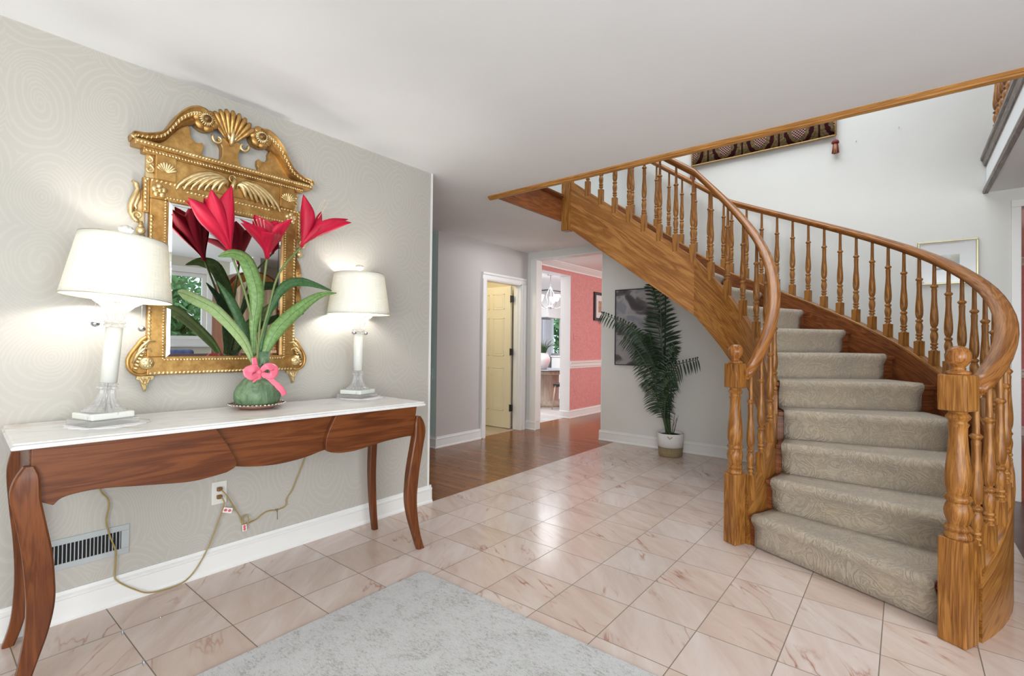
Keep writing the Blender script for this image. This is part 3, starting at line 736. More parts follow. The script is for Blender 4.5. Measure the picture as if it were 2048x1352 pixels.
# treads and risers
RISE = 0.191
def s_at(z):   # path parameter where the nosing line reaches z
    zz = z+0.10; z90 = 0.653+0.835*HP
    return (zz-0.653)/0.835 if zz < z90 else HP+(zz-z90)/0.726
SK = [s_at(RISE*k) for k in range(1, 15)]
def sector(s0, m0, s1, m1, ra, rb, z0, z1, n=5):
    vs = []; fs = []
    for i in range(n+1):
        for r in (ra, rb):
            a = shift(s0, r, m0); b = shift(s1, r, m1); s = a+(b-a)*i/n
            p, R, T = sp(s, r)
            for z in (z0, z1): vs.append((p.x, p.y, z))
    gr = []
    for v in vs:
        d = Vector((v[0]-CX, v[1]-CY)); gr.append((d.length, math.atan2(d.y, d.x)*1.2, v[2]))
    for i in range(n):
        a = i*4; b = a+4
        fs += [(a, a+2, b+2, b), (a+1, b+1, b+3, a+3), (a, b, b+1, a+1), (a+2, a+3, b+3, b+2)]
    fs += [(0, 1, 3, 2), (n*4, n*4+2, n*4+3, n*4+1)]
    return MB().add(vs, fs, gr)
rA, rB = RI+0.022, RO-0.036
for k in range(1, 15):
    s0 = SK[k-1]; s1 = SK[k] if k < 14 else min(SE-0.01, SK[k-1]+0.26)
    if s0 > SE-0.05: break
    sector(s0, -0.028, s1, 0.01, rA, rB, RISE*k-0.036, RISE*k-0.008).build('tread', 'oak_red', stair, bevel=0.008, seg=3)
    sector(s0, 0.0, s0, 0.018, rA, rB, RISE*(k-1)-0.008 if k > 1 else 0.0, RISE*k-0.036, 1).build('riser', 'oak_red', stair)
# plaster soffit
ss = spath(D2(8), SE); path = []; fr = []; prf = []
for s in ss:
    p, R, T = sp(s, (RI+RO)/2); hw = (RO-RI)/2-0.022; z = sz(s)-0.44; path.append(p); fr.append((R, Vector((0, 0, 1)))); prf.append([(-hw, z), (hw, z), (hw, z+0.02), (-hw, z+0.02)])
o = MB().sweep(path, prf, fr).build('soffit', 'ceiling_paint', stair); o.modifiers.new('e', 'EDGE_SPLIT').split_angle = math.radians(40)
# balusters
def baluster_mb():
    mb = MB(); b = 0.0225
    mb.box((-b, -b, -0.055), (b, b, 0.098), 'z')
    pr = [(0.0225, 0.092), (0.021, 0.100), (0.0125, 0.106), (0.0125, 0.112), (0.0205, 0.117), (0.0215, 0.122), (0.0205, 0.127), (0.013, 0.131), (0.013, 0.134),
          (0.020, 0.138), (0.0225, 0.144), (0.020, 0.150), (0.0155, 0.153), (0.018, 0.165), (0.0215, 0.185), (0.0225, 0.200), (0.020, 0.218), (0.0150, 0.232), (0.0185, 0.236),
          (0.0220, 0.242), (0.0225, 0.247), (0.0185, 0.253), (0.013, 0.257), (0.013, 0.262), (0.0185, 0.268), (0.0225, 0.290), (0.0235, 0.315), (0.0225, 0.345), (0.0195, 0.390),
          (0.0165, 0.430), (0.0150, 0.470), (0.0155, 0.505), (0.0165, 0.520), (0.0140, 0.524), (0.0140, 0.530), (0.0175, 0.533), (0.0225, 0.541), (0.0225, 0.545), (0.0175, 0.551), (0.0120, 0.555), (0.0115, 0.580), (0.0098, 0.725)]
    return mb.lathe(pr, (0, 0, 0), 16)
bal0 = baluster_mb().build('baluster', 'oak', None)
md = bal0.modifiers.new('e', 'EDGE_SPLIT'); md.split_angle = math.radians(50)
bal0.parent = stair
def put_bal(src, r, s, first):
    p, R, T = sp(s, r); o = src if first else src.copy()
    if not first: COL.objects.link(o); o.parent = stair
    o.location = (p.x-CX, p.y-CY, sz(s)); o.rotation_euler = (0, 0, (math.atan2(T.y, T.x)))
    return o
ins = [-23, -14.5, -3.2, 8.5, 20.2, 31.9, 43.6, 55.7, 67.6, 79.3]
insr = [D2(a) for a in ins]+[D2(91.2+8.6*i) for i in range(8)]
first = True
for s in insr:
    if s < SE-0.06: put_bal(bal0, RI, s, first); first = False
outs = [-24.6, -20.5, -15.5, -11.4, -7.0, -2.6, 1.9]+[6.6+4.6*i for i in range(19)]
outr = [D2(a) for a in outs]
x = outr[-1]
outr = [s if s < HP else s for s in outr]
ns = HP+0.06
while ns < SE-0.05: outr.append(ns); ns += 0.147
for s in outr:
    if s < SE-0.05: put_bal(bal0, RO, s, False)
# handrails
RP = [(-0.019, 0.0), (0.019, 0.0), (0.021, 0.010), (0.024, 0.014), (0.033, 0.020), (0.035, 0.034), (0.031, 0.046), (0.020, 0.056), (0.0, 0.060), (-0.020, 0.056), (-0.031, 0.046), (-0.035, 0.034), (-0.033, 0.020), (-0.024, 0.014), (-0.021, 0.010)]
def rail(r, s0, s1, kz, zflat, pd):
    ss = spath(s0, s1); path = []; fr = []
    for s in ss:
        p, R, T = sp(s, r); zz = sz(s)+0.70
        d = zz-zflat; p.z = zflat+ (d+math.sqrt(d*d+0.0016))/2
        path.append(p); fr.append((R*pd, Vector((0, 0, kz))))
    return MB().sweep(path, RP, fr)
rail(RI, D2(-27), SE+0.02, 1.2, 0.985, 1.08).build('handrail', 'oak_rail', stair)
rail(RO, D2(-25.6), SE+0.02, 1.06, 0.985, 1.25).build('handrail', 'oak_rail', stair)
# newel posts
def newel(c, rot, w, extra=0):
    hb = w/2; mb = MB()
    mb.box((c[0]-hb, c[1]-hb, 0), (c[0]+hb, c[1]+hb, 0.425), 'z', rot=rot)
    o = mb.build('newel_post', 'oak', stair, bevel=0.007, seg=2); part(o)
    MB().box((c[0]-hb*1.02, c[1]-hb*1.02, 0.945), (c[0]+hb*1.02, c[1]+hb*1.02, 1.094), 'z', rot=rot).build('square_block', 'oak', o, bevel=0.007, seg=2)
    pr = [(0.030, 0.42), (0.044, 0.426), (0.046, 0.436), (0.042, 0.446), (0.036, 0.452), (0.042, 0.458), (0.046, 0.466), (0.040, 0.476), (0.033, 0.481), (0.038, 0.495), (0.044, 0.515), (0.046, 0.535), (0.042, 0.556),
          (0.035, 0.570), (0.041, 0.576), (0.046, 0.586), (0.041, 0.597), (0.034, 0.602), (0.038, 0.614), (0.043, 0.640), (0.0435, 0.670), (0.040, 0.72), (0.034, 0.78), (0.030, 0.84), (0.031, 0.875), (0.036, 0.89),
          (0.030, 0.895), (0.030, 0.903), (0.038, 0.912), (0.042, 0.921), (0.036, 0.930), (0.030, 0.936), (0.034, 0.95)]
    t = MB().lathe(pr, (c[0], c[1], 0), 28).build('turned_shaft', 'oak', o)
    t.modifiers.new('e', 'EDGE_SPLIT').split_angle = math.radians(55)
    fp = [(0.02, 1.09), (0.040, 1.094), (0.042, 1.102), (0.036, 1.108), (0.024, 1.112), (0.021, 1.120), (0.025, 1.127), (0.034, 1.138), (0.0415, 1.152), (0.0435, 1.168), (0.0405, 1.186), (0.031, 1.201), (0.016, 1.210), (0.001, 1.213)]
    MB().lathe(fp, (c[0], c[1], 0), 28).build('ball_finial', 'oak_rail', o)
    return o
newel((1.7025, 2.615), D2(-29), 0.090)
newel((2.683, 2.140), D2(-29), 0.098)
mb = MB().box((-0.268, 3.668, 2.372), (-0.170, 3.762, 3.95), 'z')
mb.build('hanging_newel_post', 'oak', stair, bevel=0.005)

# stair runner
def runner():
    NR = 14; ra, rb = RI+0.062, RO-0.120
    rows = []
    T = 0.006
    for k in range(1, 15):
        s0 = SK[k-1]
        if s0 > SE-0.08: break
        s1 = SK[k] if k < 14 else s0+0.2
        z0, z1 = RISE*(k-1), RISE*k-0.008+T
        zz = z0 + (T-0.008 if k > 1 else 0.008)
        rows += [(s0, -0.012, zz, 0), (s0, -0.010, z0+(z1-z0)*0.35, 0), (s0, -0.014, z0+(z1-z0)*0.65, 0), (s0, -0.030, z1-0.042, 0), (s0, -0.042, z1-0.024, 0), (s0, -0.040, z1-0.006, 0), (s0, -0.028, z1+0.004, 0), (s0, -0.008, z1+0.005, 0)]
        for q in (0.2, 0.4, 0.6, 0.8, 0.93):
            rows.append((s0, None, z1+0.004, (q, s1)))
    vs = []; gr = []; L = 0; prev = None
    for (s, m, z, t) in rows:
        mid = None
        for j in range(NR+1):
            r = ra+(rb-ra)*j/NR
            if m is None:
                q, s1 = t; a = shift(s, r, -0.008); b = shift(s1, r, -0.012); S = a+(b-a)*q
            else: S = shift(s, r, m)
            p, R, Tn = sp(S, r); p.z = z
            if j == NR//2: mid = p.copy()
            vs.append(p); gr.append([0, (r-ra), 0])
        if prev is not None: L += (mid-prev).length
        prev = mid
        for g in gr[-(NR+1):]: g[0] = L
    n = NR+1
    fs = [(i*n+j, i*n+j+1, (i+1)*n+j+1, (i+1)*n+j) for i in range(len(rows)-1) for j in range(NR)]
    o = MB().add(vs, fs, gr, True).build('stair_runner', 'stair_carpet', None, solid=0.013)
    return tag(o, 'beige patterned carpet runner laid up the curved oak staircase', 'carpet')
runner()

# ================================================================== CONSOLE TABLE
TH = 0.855
table = thing('console_table', 'long cherry wood console table with white marble top and curved legs', 'table', (-0.268, -0.34, 0), D2(-2.7))
def TXY(x, y):   # table frame -> world
    a = D2(-2.7); return (-0.268+x*math.cos(a)-y*math.sin(a), -0.34+x*math.sin(a)+y*math.cos(a))
TL, TD = 1.70, 0.525
mt = MB()
def ring(o, z): return [(o, o, z), (TD-o, o, z), (TD-o, TL-o, z), (o if o < 0.004 else 0.002, TL-o, z)]
lv = [(0.016, 0.830), (0.006, 0.833), (0.003, 0.840), (0.010, 0.846), (0.016, 0.8475), (0.010, 0.849), (0.008, 0.853), (0.014, TH)]
vs = []; fs = []
for o_, z_ in lv: vs += [(0.0 if i in (0, 3) else TD-o_, (o_ if i in (0, 1) else TL-o_), z_) for i in range(4)]
for i in range(len(lv)-1):
    for k in range(4): fs.append((i*4+k, i*4+(k+1) % 4, (i+1)*4+(k+1) % 4, (i+1)*4+k))
fs += [(3, 2, 1, 0), tuple((len(lv)-1)*4+k for k in range(4))]
mt.add(vs, fs).build('marble_top', 'white_marble', table)
def sh(pts, d=0.024): return [(a+0.34+d, z) for a, z in pts]
def revz(pts): return pts[::-1]
Lbot = spl2(sh([(-0.253, .628), (-0.223, .651), (-0.134, .658), (-0.004, .643), (0.142, .626), (0.222, .629), (0.29, .638)]))
Lseam = spl2(sh([(0.29, .638), (0.322, .655), (0.326, .680), (0.310, .717), (0.279, .774), (0.245, .829)]))
o = MB().prism([(0.055, 0.829), (0.055, 0.66)]+Lbot+Lseam[1:], 0.470, 0.496, 'yz', 'y').build('apron_panel', 'cherry', table, bevel=0.002)
M = spl2(sh([(0.30, .66), (0.345, .648), (0.385, .640), (0.46, .631), (0.532, .629), (0.639, .638), (0.73, .657), (0.80, .66)]))
MB().prism([(0.57, 0.829), (0.57, 0.70)]+M+[(1.18, 0.829)], 0.448, 0.472, 'yz', 'y').build('apron_panel', 'cherry', table, bevel=0.002)
Rb = spl2(sh([(0.783, .829), (0.746, .754), (0.731, .696), (0.741, .657), (0.796, .639), (0.86, .635), (0.923, .638), (1.076, .658), (1.219, .665), (1.26, .66)]))
MB().prism(Rb+[(1.65, 0.829)], 0.474, 0.500, 'yz', 'y').build('apron_panel', 'cherry', table, bevel=0.003)
MB().box((0.02, 0.045, 0.70), (0.04, 1.655, 0.829), 'y').build('back_rail', 'cherry', table)
for y0, lab in ((0.050, None), (1.632, None)):
    MB().prism([(0.03, 0.829), (0.03, 0.68), (0.10, 0.655), (0.25, 0.64), (0.40, 0.655), (0.475, 0.68), (0.475, 0.829)], y0, y0+0.018, 'xz', 'x').build('side_apron', 'cherry', table, bevel=0.002)
def leg(sl):
    """sl rows (z, y0, y1, x0, x1)"""
    P = spline([(a[1], a[2], a[0]) for a in sl], 5); X = spline([(a[3], a[4], a[0]) for a in sl], 5)
    vs = []; gr = []
    for p, x in zip(P, X):
        y0, y1, z = p; x0, x1, _ = x; c = min(0.006, (y1-y0)*0.2)
        for q in ((x0+c, y0), (x1-c, y0), (x1, y0+c), (x1, y1-c), (x1-c, y1), (x0+c, y1), (x0, y1-c), (x0, y0+c)):
            vs.append((q[0], q[1], z)); gr.append((z, q[0], q[1]))
    n = len(P); fs = [(i*8+k, i*8+(k+1) % 8, (i+1)*8+(k+1) % 8, (i+1)*8+k) for i in range(n-1) for k in range(8)]
    fs += [tuple(range(7, -1, -1)), tuple((n-1)*8+k for k in range(8))]
    o = MB().add(vs, fs, gr, True).build('leg', 'cherry', table); o.modifiers.new('e', 'EDGE_SPLIT').split_angle = D2(35); return o
FR = [(0, 1.667, 1.712, .478, .512), (.05, 1.651, 1.694, .474, .512), (.109, 1.634, 1.679, .468, .510), (.205, 1.606, 1.666, .462, .505), (.30, 1.591, 1.662, .458, .502), (.40, 1.594, 1.668, .458, .505), (.482, 1.602, 1.676, .460, .509), (.60, 1.622, 1.694, .464, .514), (.66, 1.632, 1.705, .466, .516), (.70, 1.634, 1.706, .466, .516), (.74, 1.637, 1.694, .468, .514), (.772, 1.648, 1.676, .470, .508)]
leg(FR)
leg([(z, 1.712-y1, 1.712-y0, a, b) for z, y0, y1, a, b in FR])
BR = [(0, 1.655, 1.690, .035, .070), (.10, 1.640, 1.678, .035, .074), (.25, 1.625, 1.668, .035, .076), (.40, 1.618, 1.664, .035, .078), (.55, 1.620, 1.668, .035, .080), (.70, 1.625, 1.675, .035, .080), (.829, 1.63, 1.675, .035, .080)]
BLg = [(0, 0.015, 0.050, .035, .070), (.10, .038, .078, .035, .074), (.25, .046, .090, .035, .076), (.40, .040, .092, .035, .078), (.55, .026, .082, .035, .080), (.68, .018, .074, .035, .080), (.76, .030, .072, .035, .080), (.829, .040, .072, .035, .08)]
leg(BR); leg(BLg)

# ================================================================== LAMPS
def lamp(loc, rz, tilt, label):
    t = thing('table_lamp', label, 'lamp', (loc[0], loc[1], TH+0.0022), rz, 'crystal table lamps on the console')
    ct, st = math.cos(tilt), math.sin(tilt)
    TM = Matrix.Rotation(-rz, 4, 'Z') @ Matrix.Rotation(-tilt, 4, 'X') @ Matrix.Rotation(rz, 4, 'Z')
    def fin(mb, name, mat, par=t, **kw):
        if tilt: mb.v = [tuple(TM @ Vector(v)) for v in mb.v]
        return mb.build(name, mat, par, **kw)
    MB().box((-0.088, -0.088, 0), (0.088, 0.088, 0.022)).build('base_slab', 'crystal', t, bevel=0.003)
    MB().box((-0.075, -0.075, 0.0222), (0.075, 0.075, 0.048)).build('plinth', 'alabaster', t, bevel=0.005)
    fin(MB().lathe([(0.070, 0.0485), (0.072, 0.054), (0.066, 0.060), (0.052, 0.068), (0.040, 0.082), (0.031, 0.100), (0.026, 0.122), (0.025, 0.136)], (0, 0, 0), 40, flute=0.14, smooth=False), 'fluted_foot', 'crystal')
    fin(MB().lathe([(0.026, 0.137), (0.034, 0.141), (0.034, 0.147), (0.028, 0.150), (0.030, 0.154), (0.034, 0.158), (0.030, 0.163), (0.024, 0.164)], (0, 0, 0), 24, flute=0.12, smooth=False), 'cut_ring', 'crystal')
    fin(MB().lathe([(0.003, 0.05), (0.003, 0.165)], (0, 0, 0), 8), 'rod', 'chrome')
    fin(MB().lathe([(0.029, 0.165), (0.029, 0.392)], (0, 0, 0), 28), 'column', 'alabaster')
    fin(MB().lathe([(0.026, 0.393), (0.035, 0.397), (0.036, 0.403), (0.030, 0.408), (0.036, 0.413), (0.034, 0.419), (0.027, 0.423)], (0, 0, 0), 24, flute=0.12, smooth=False), 'cut_ring', 'crystal')
    fin(MB().lathe([(0.024, 0.424), (0.030, 0.440), (0.040, 0.462), (0.055, 0.482), (0.072, 0.494), (0.078, 0.500), (0.074, 0.505), (0.060, 0.503), (0.02, 0.500)], (0, 0, 0), 40, flute=0.14, smooth=False), 'fluted_cup', 'crystal')
    fin(MB().lathe([(0.012, 0.500), (0.016, 0.504), (0.016, 0.530), (0.012, 0.536), (0.006, 0.54), (0.005, 0.60)], (0, 0, 0), 16), 'socket', 'white_ceramic')
    for sg in (-1, 1):
        fin(MB().tube([(0, sg*0.005, 0.555), (0, sg*0.028, 0.560), (0, sg*0.045, 0.575)], 0.010, 10), 'bulb_holder', 'brass')
        fin(MB().sphere((0, sg*0.052, 0.605), 0.028, 16, 10, (1, 1, 1.15)), 'bulb', 'lamp_bulb')
    # shade: open truncated cone, top ring with three spokes
    zs, zt, rb, rt = 0.513, 0.765, 0.187, 0.150
    sm_ = MB().lathe([(rb+(rt-rb)*v/8, zs+(zt-zs)*v/8) for v in range(9)], (0, 0, 0), 64, cap=False)
    sm_.g = [(math.atan2(p[1], p[0])*0.17, p[2], 0) for p in sm_.v]
    sh_ = part(fin(sm_, 'lamp_shade', 'linen_shade'))
    md = sh_.modifiers.new('s', 'SOLIDIFY'); md.thickness = 0.0012; md.offset = 0
    for z, r in ((zs, rb), (zt, rt)):
        fin(MB().tube([(r*math.cos(2*PI*k/48), r*math.sin(2*PI*k/48), z) for k in range(49)], 0.0016, 6, cap=False), 'shade_rim', 'pewter_gold', sh_)
    sp_ = MB()
    for k in range(3): sp_.tube([(0, 0, zt-0.018), (rt*math.cos(2*PI*k/3+.5), rt*math.sin(2*PI*k/3+.5), zt-0.004)], 0.0015, 6)
    fin(sp_, 'spider', 'brass', sh_)
    fin(MB().tube([(0, 0.02, 0.54), (0, 0.062, 0.60), (0, 0.062, 0.68), (0, 0.02, zt-0.022), (0, 0, zt-0.018)], 0.0016, 6), 'harp', 'brass')
    fin(MB().lathe([(0.004, zt-0.02), (0.004, zt+0.020), (0.010, zt+0.024), (0.022, zt+0.033), (0.026, zt+0.043), (0.021, zt+0.053), (0.008, zt+0.058)], (0, 0, 0), 20, flute=0.10, smooth=False), 'finial', 'pearl')
    for sx, sy, l in ((0.040, -0.098, 0.125), (-0.02, 0.100, 0.125)):
        p0 = TM @ Vector((sx, sy, 0.535)); 
        ch = MB().tube([(0.0, sy*0.4, 0.55), (sx, sy, 0.537)], 0.001, 5); ch.v = [tuple(TM @ Vector(v)) for v in ch.v]
        n = 34; z0 = p0.z
        for k in range(n): ch.lathe([(0.0006, -0.0014), (0.0017, 0), (0.0006, 0.0014)], (p0.x, p0.y, z0-l*k/n), 6)
        c = part(ch.build('pull_chain', 'chrome', t))
        MB().sphere((p0.x, p0.y, z0-l-0.012), 0.015, 10, 6, (1, 1, 0.82)).build('crystal_drop', 'chrome', c)
    return t
m = NT('lamp_bulb'); m.set(col=(1, 1, 1), emit=(1.0, 0.95, 0.88), es=88.0)
L1 = (-0.040, -0.066); L2 = (-0.140, 1.190)
lamp(L1, D2(14), D2(4.3), 'crystal lamp with cream linen shade on left end of console, leaning slightly')
lamp(L2, D2(20), 0, 'crystal lamp with cream linen shade standing upright on right end of console')
for c, lab in ((L1, 'lace doily under the left leaning lamp'), (L2, 'lace doily under the right upright lamp')):
    def fn(u, v):
        a = 2*PI*u; r = (0.148+0.006*math.cos(16*a))*max(v, 0.001); return (r*math.cos(a), r*math.sin(a)*0.92, 0.0004+0.0004*math.sin(9*a)*v), (r, a, 0)
    o = MB().grid(fn, 96, 4).build('lace_doily', 'lace', None, solid=0.001)
    o.location = (c[0]+0.02, c[1]+0.01, TH+0.001); tag(o, lab, 'doily', 'lace doilies on the console')

# ================================================================== MIRROR
MC = 0.482
mir = thing('ornate_mirror', 'carved gilt wall mirror with swan neck pediment and central shell crest', 'mirror', (WX, MC, 1.03), world=True)
def my(d): return MC+d
MB().box((WX+0.018, my(-0.283), 1.108), (WX+0.024, my(0.283), 1.876)).build('mirror_glass', 'mirror_glass', mir)
bev = MB()
gx = WX+0.0245
G0, G1, GZ0, GZ1 = my(-0.281), my(0.281), 1.110, 1.874; bw_ = 0.022
bev.add([(gx, G0, GZ0), (gx, G1, GZ0), (gx, G1, GZ1), (gx, G0, GZ1), (gx+0.003, G0+bw_, GZ0+bw_), (gx+0.003, G1-bw_, GZ0+bw_), (gx+0.003, G1-bw_, GZ1-bw_), (gx+0.003, G0+bw_, GZ1-bw_)],
        [(0, 1, 5, 4), (1, 2, 6, 5), (2, 3, 7, 6), (3, 0, 4, 7)]); bev.build('bevelled_edge', 'mirror_glass', mir)
# frame boards
def sym(mb, fn):
    for sg in (-1, 1): fn(mb, sg)
    return mb
fr = MB()
def hollow(mb, y0, y1, z0, z1, a0, a1, b0, b1, x0, x1):
    for p in (((y0, z0), (y1, b0)), ((y0, b1), (y1, z1)), ((y0, b0), (a0, b1)), ((a1, b0), (y1, b1))):
        mb.box((x0, p[0][0], p[0][1]), (x1, p[1][0], p[1][1]), 'y')
hollow(fr, my(-0.352), my(0.352), 1.032, 1.960, my(-0.276), my(0.276), 1.118, 1.866, WX, WX+0.036)
fr.box((WX, my(-0.378), 1.795), (WX+0.034, my(-0.352), 1.960)).box((WX, my(0.352), 1.795), (WX+0.034, my(0.378), 1.960))
fr.build('frame', 'gilt', mir, bevel=0.004)
def bead_line(mb, p0, p1, step, r, x, elong=1.5, tilt=0.0):
    a = Vector((p0[0], p0[1])); b = Vector((p1[0], p1[1])); L = (b-a).length; n = max(2, int(L/step)); d = (b-a)/L
    for i in range(n):
        c = a+d*(L*(i+0.5)/n); ang = math.atan2(d.y, d.x)+tilt
        o = len(mb.v); mb.lathe([(0.001, -1), (0.7, -0.7), (1, 0), (0.7, 0.7), (0.001, 1)], (0, 0, 0), 6)
        for k in range(o, len(mb.v)):
            p = mb.v[k]; px, py, pz = p[0]*r*0.8, p[1]*r, p[2]*r*elong
            yy = math.cos(ang)*pz-math.sin(ang)*py; zz = math.sin(ang)*pz+math.cos(ang)*py
            mb.v[k] = (x+px, c.x+yy, c.y+zz)
    return mb
bd = MB()
X1 = WX+0.038
for p0, p1 in (((-0.290, 1.104), (0.290, 1.104)), ((-0.290, 1.880), (0.290, 1.880)), ((-0.290, 1.104), (-0.290, 1.880)), ((0.290, 1.104), (0.290, 1.880))):
    bead_line(bd, (my(p0[0]), p0[1]), (my(p1[0]), p1[1]), 0.0135, 0.0062, X1, 0.9)
bd.build('beading', 'gilt_bright', mir)
for p0, p1 in (((-0.345, 1.042), (0.345, 1.042)), ((-0.345, 1.20), (-0.345, 1.79)), ((0.345, 1.20), (0.345, 1.79)), ((-0.370, 1.80), (-0.370, 1.95)), ((0.370, 1.80), (0.370, 1.95)), ((-0.370, 1.952), (-0.205, 1.952)), ((0.370, 1.952), (0.205, 1.952)), ((-0.205, 1.930), (0.205, 1.930))):
    lf2 = MB(); bead_line(lf2, (my(p0[0]), p0[1]), (my(p1[0]), p1[1]), 0.017, 0.0075, X1-0.003, 1.25, 0.6)
    lf2.build('leaf_moulding', 'gilt_bright', mir)
# frieze, cornice
fz = MB().box((WX, my(-0.335), 1.955), (WX+0.040, my(0.335), 2.082), 'y')
for sg in (-1, 1): fz.box((WX, my(sg*0.294)-0.042, 1.958), (WX+0.050, my(sg*0.294)+0.042, 2.082), 'y')
fz.build('frieze', 'gilt', mir, bevel=0.003)
cp = [(0.0, 0.0), (0.046, 0.0), (0.050, 0.010), (0.058, 0.014), (0.062, 0.026), (0.074, 0.034), (0.078, 0.046), (0.0, 0.050)]
cn = MB()
def corn(y0, y1): cn.sweep([Vector((WX, y0, 2.068)), Vector((WX, y1, 2.068))], cp, [(Vector((1, 0, 0)), Vector((0, 0, 1)))]*2, smooth=False)
corn(my(-0.385), my(0.385))
cn2 = MB().box((WX, my(-0.425), 2.088), (WX+0.082, my(0.425), 2.116), 'y')
cn.v += []; 
cn.build('cornice', 'gilt', mir, bevel=0.002); cn2.build('cornice_fillet', 'gilt', mir, bevel=0.005)
cb = MB(); bead_line(cb, (my(-0.42), 2.104), (my(0.42), 2.104), 0.014, 0.0070, WX+0.082, 1.2, 0.5); cb.build('leaf_moulding', 'gilt_bright', mir); cb = MB(); bead_line(cb, (my(-0.38), 2.078), (my(0.38), 2.078), 0.013, 0.0062, WX+0.058, 1.2, -0.5)
cb.build('leaf_moulding', 'gilt_bright', mir)
# swan necks
for sg in (-1, 1):
    top = spl2([(.432, 2.122), (.427, 2.143), (.376, 2.152), (.32, 2.180), (.287, 2.227), (.258, 2.283), (.216, 2.332), (.171, 2.356), (.135, 2.350)], 6)
    bot = spl2([(.430, 2.112), (.400, 2.114), (.356, 2.118), (.307, 2.141), (.274, 2.182), (.232, 2.236), (.192, 2.266), (.165, 2.275), (.145, 2.270)], 6)
    n = min(len(top), len(bot)); vs = []; fs = []; rows = []
    for i in range(n):
        (ty, tz), (by, bz) = top[i], bot[i]
        cs_ = [(0.0, 0.0), (0.0, 0.045), (0.18, 0.062), (0.30, 0.058), (0.42, 0.070), (0.60, 0.070), (0.72, 0.080), (0.88, 0.088), (1.0, 0.080), (1.0, 0.0)]
        for q, xx in cs_: vs.append((WX+xx, my(sg*(by+(ty-by)*q)), bz+(tz-bz)*q))
    m_ = len(cs_)
    fs = [(i*m_+k, i*m_+(k+1) % m_, (i+1)*m_+(k+1) % m_, (i+1)*m_+k) for i in range(n-1) for k in range(m_)]
    fs += [tuple(range(m_)), tuple((n-1)*m_+k for k in range(m_))]
    o = MB().add(vs, fs, None, True).build('swan_neck', 'gilt', mir); part(o); o.modifiers.new('e', 'EDGE_SPLIT').split_angle = D2(30)
    ac = MB()
    for i in range(1, n-3, 2):
        (ty, tz), (by, bz) = top[i], bot[i]; q = 0.55
        cy_, cz_ = my(sg*(by+(ty-by)*q)), bz+(tz-bz)*q
        d = Vector((top[i+1][0]-top[i][0], top[i+1][1]-top[i][1])); ang = math.atan2(d.y, d.x*sg)
        for dq, tl in ((0.0, 0.9), (0.006, -0.2)):
            oo = len(ac.v); ac.lathe([(0.001, -1), (0.6, -0.6), (1, 0), (0.5, 0.7), (0.001, 1)], (0, 0, 0), 6)
            for k in range(oo, len(ac.v)):
                p = ac.v[k]; py, pz = p[1]*0.0055, p[2]*0.0125; A = ang+tl*sg*-1
                ac.v[k] = (WX+0.0715+p[0]*0.006, cy_+math.cos(A)*pz-math.sin(A)*py, cz_+dq+math.sin(A)*pz+math.cos(A)*py)
    ac.build('acanthus', 'gilt_bright', o)
    ty = [(.400, 2.114), (.307, 2.146), (.274, 2.186), (.232, 2.240), (.200, 2.262), (.190, 2.240), (.190, 2.212), (.180, 2.196), (.165, 2.188), (.150, 2.189), (.138, 2.196), (.132, 2.188), (.131, 2.160), (.137, 2.150), (.137, 2.112)]
    pol = [(my(sg*a), z) for a, z in ty]
    MB().prism(pol, WX, WX+0.030, 'yz').build('tympanum', 'gilt', mir, bevel=0.002)
    # sunflower boss
    fcx, fcy, fcz = WX, my(sg*0.134), 2.303
    fl = MB().lathe([(0.050, 0.0), (0.052, 0.03), (0.046, 0.062), (0.030, 0.068), (0.001, 0.068)], (0, 0, 0), 24, axis='x')
    fl.v = [(v[0]+fcx, v[1]+fcy, v[2]+fcz) for v in fl.v]
    f_ = part(fl.build('flower_boss', 'gilt', mir))
    pt = MB()
    for k in range(6):
        a = 2*PI*k/6+0.3; oo = len(pt.v); pt.sphere((0, 0, 0), 0.028, 10, 6, (0.35, 1, 0.8))
        for q in range(oo, len(pt.v)):
            p = pt.v[q]; yy, zz = p[1]+0.0, p[2]+0.038; pt.v[q] = (fcx+0.064+p[0], fcy+yy*math.cos(a)-zz*math.sin(a), fcz+yy*math.sin(a)+zz*math.cos(a))
    pt.build('petals', 'gilt', f_)
    st_ = MB()
    for k in range(20):
        a = 2*PI*k/20; st_.tube([(fcx+0.084, fcy+0.015*math.cos(a), fcz+0.015*math.sin(a)), (fcx+0.080, fcy+0.036*math.cos(a), fcz+0.036*math.sin(a))], [0.0045, 0.0035], 5)
    st_.build('florets', 'gilt_bright', f_)
    ce = MB().lathe([(0.018, 0.07), (0.018, 0.090), (0.001, 0.094)], (0, 0, 0), 16, axis='x'); ce.v = [(v[0]+fcx, v[1]+fcy, v[2]+fcz) for v in ce.v]
    ce.build('seed_head', 'gilt_dark', f_)
# shell crest
def fan(mb, cyy, czz, x0, r, n, a0, a1, depth, w):
    for k in range(n):
        a = a0+(a1-a0)*k/(n-1); rr = r*(1-0.10*abs(2*k/(n-1)-1)**2); dy, dz = math.sin(a), math.cos(a)
        pts = [(x0+depth*q*0.7, cyy+dy*rr*q, czz+dz*rr*q) for q in (0.08, 0.35, 0.65, 0.9, 1.0)]
        pts[-1] = (x0+depth*0.55, pts[-1][1], pts[-1][2])
        mb.tube(pts, [w*0.25, w*0.5, w*0.8, w, w*0.55], 8)
        if k < n-1:
            a2 = a+(a1-a0)*0.5/(n-1); dy, dz = math.sin(a2), math.cos(a2)
            mb.tube([(x0+depth*0.1, cyy+dy*rr*q, czz+dz*rr*q) for q in (0.1, 0.9)], [w*0.3, w*0.9], 6)
    return mb
SCY = my(-0.010)
shl = MB(); fan(shl, SCY, 2.222, WX+0.040, 0.172, 9, -0.76, 0.76, 0.045, 0.0145)
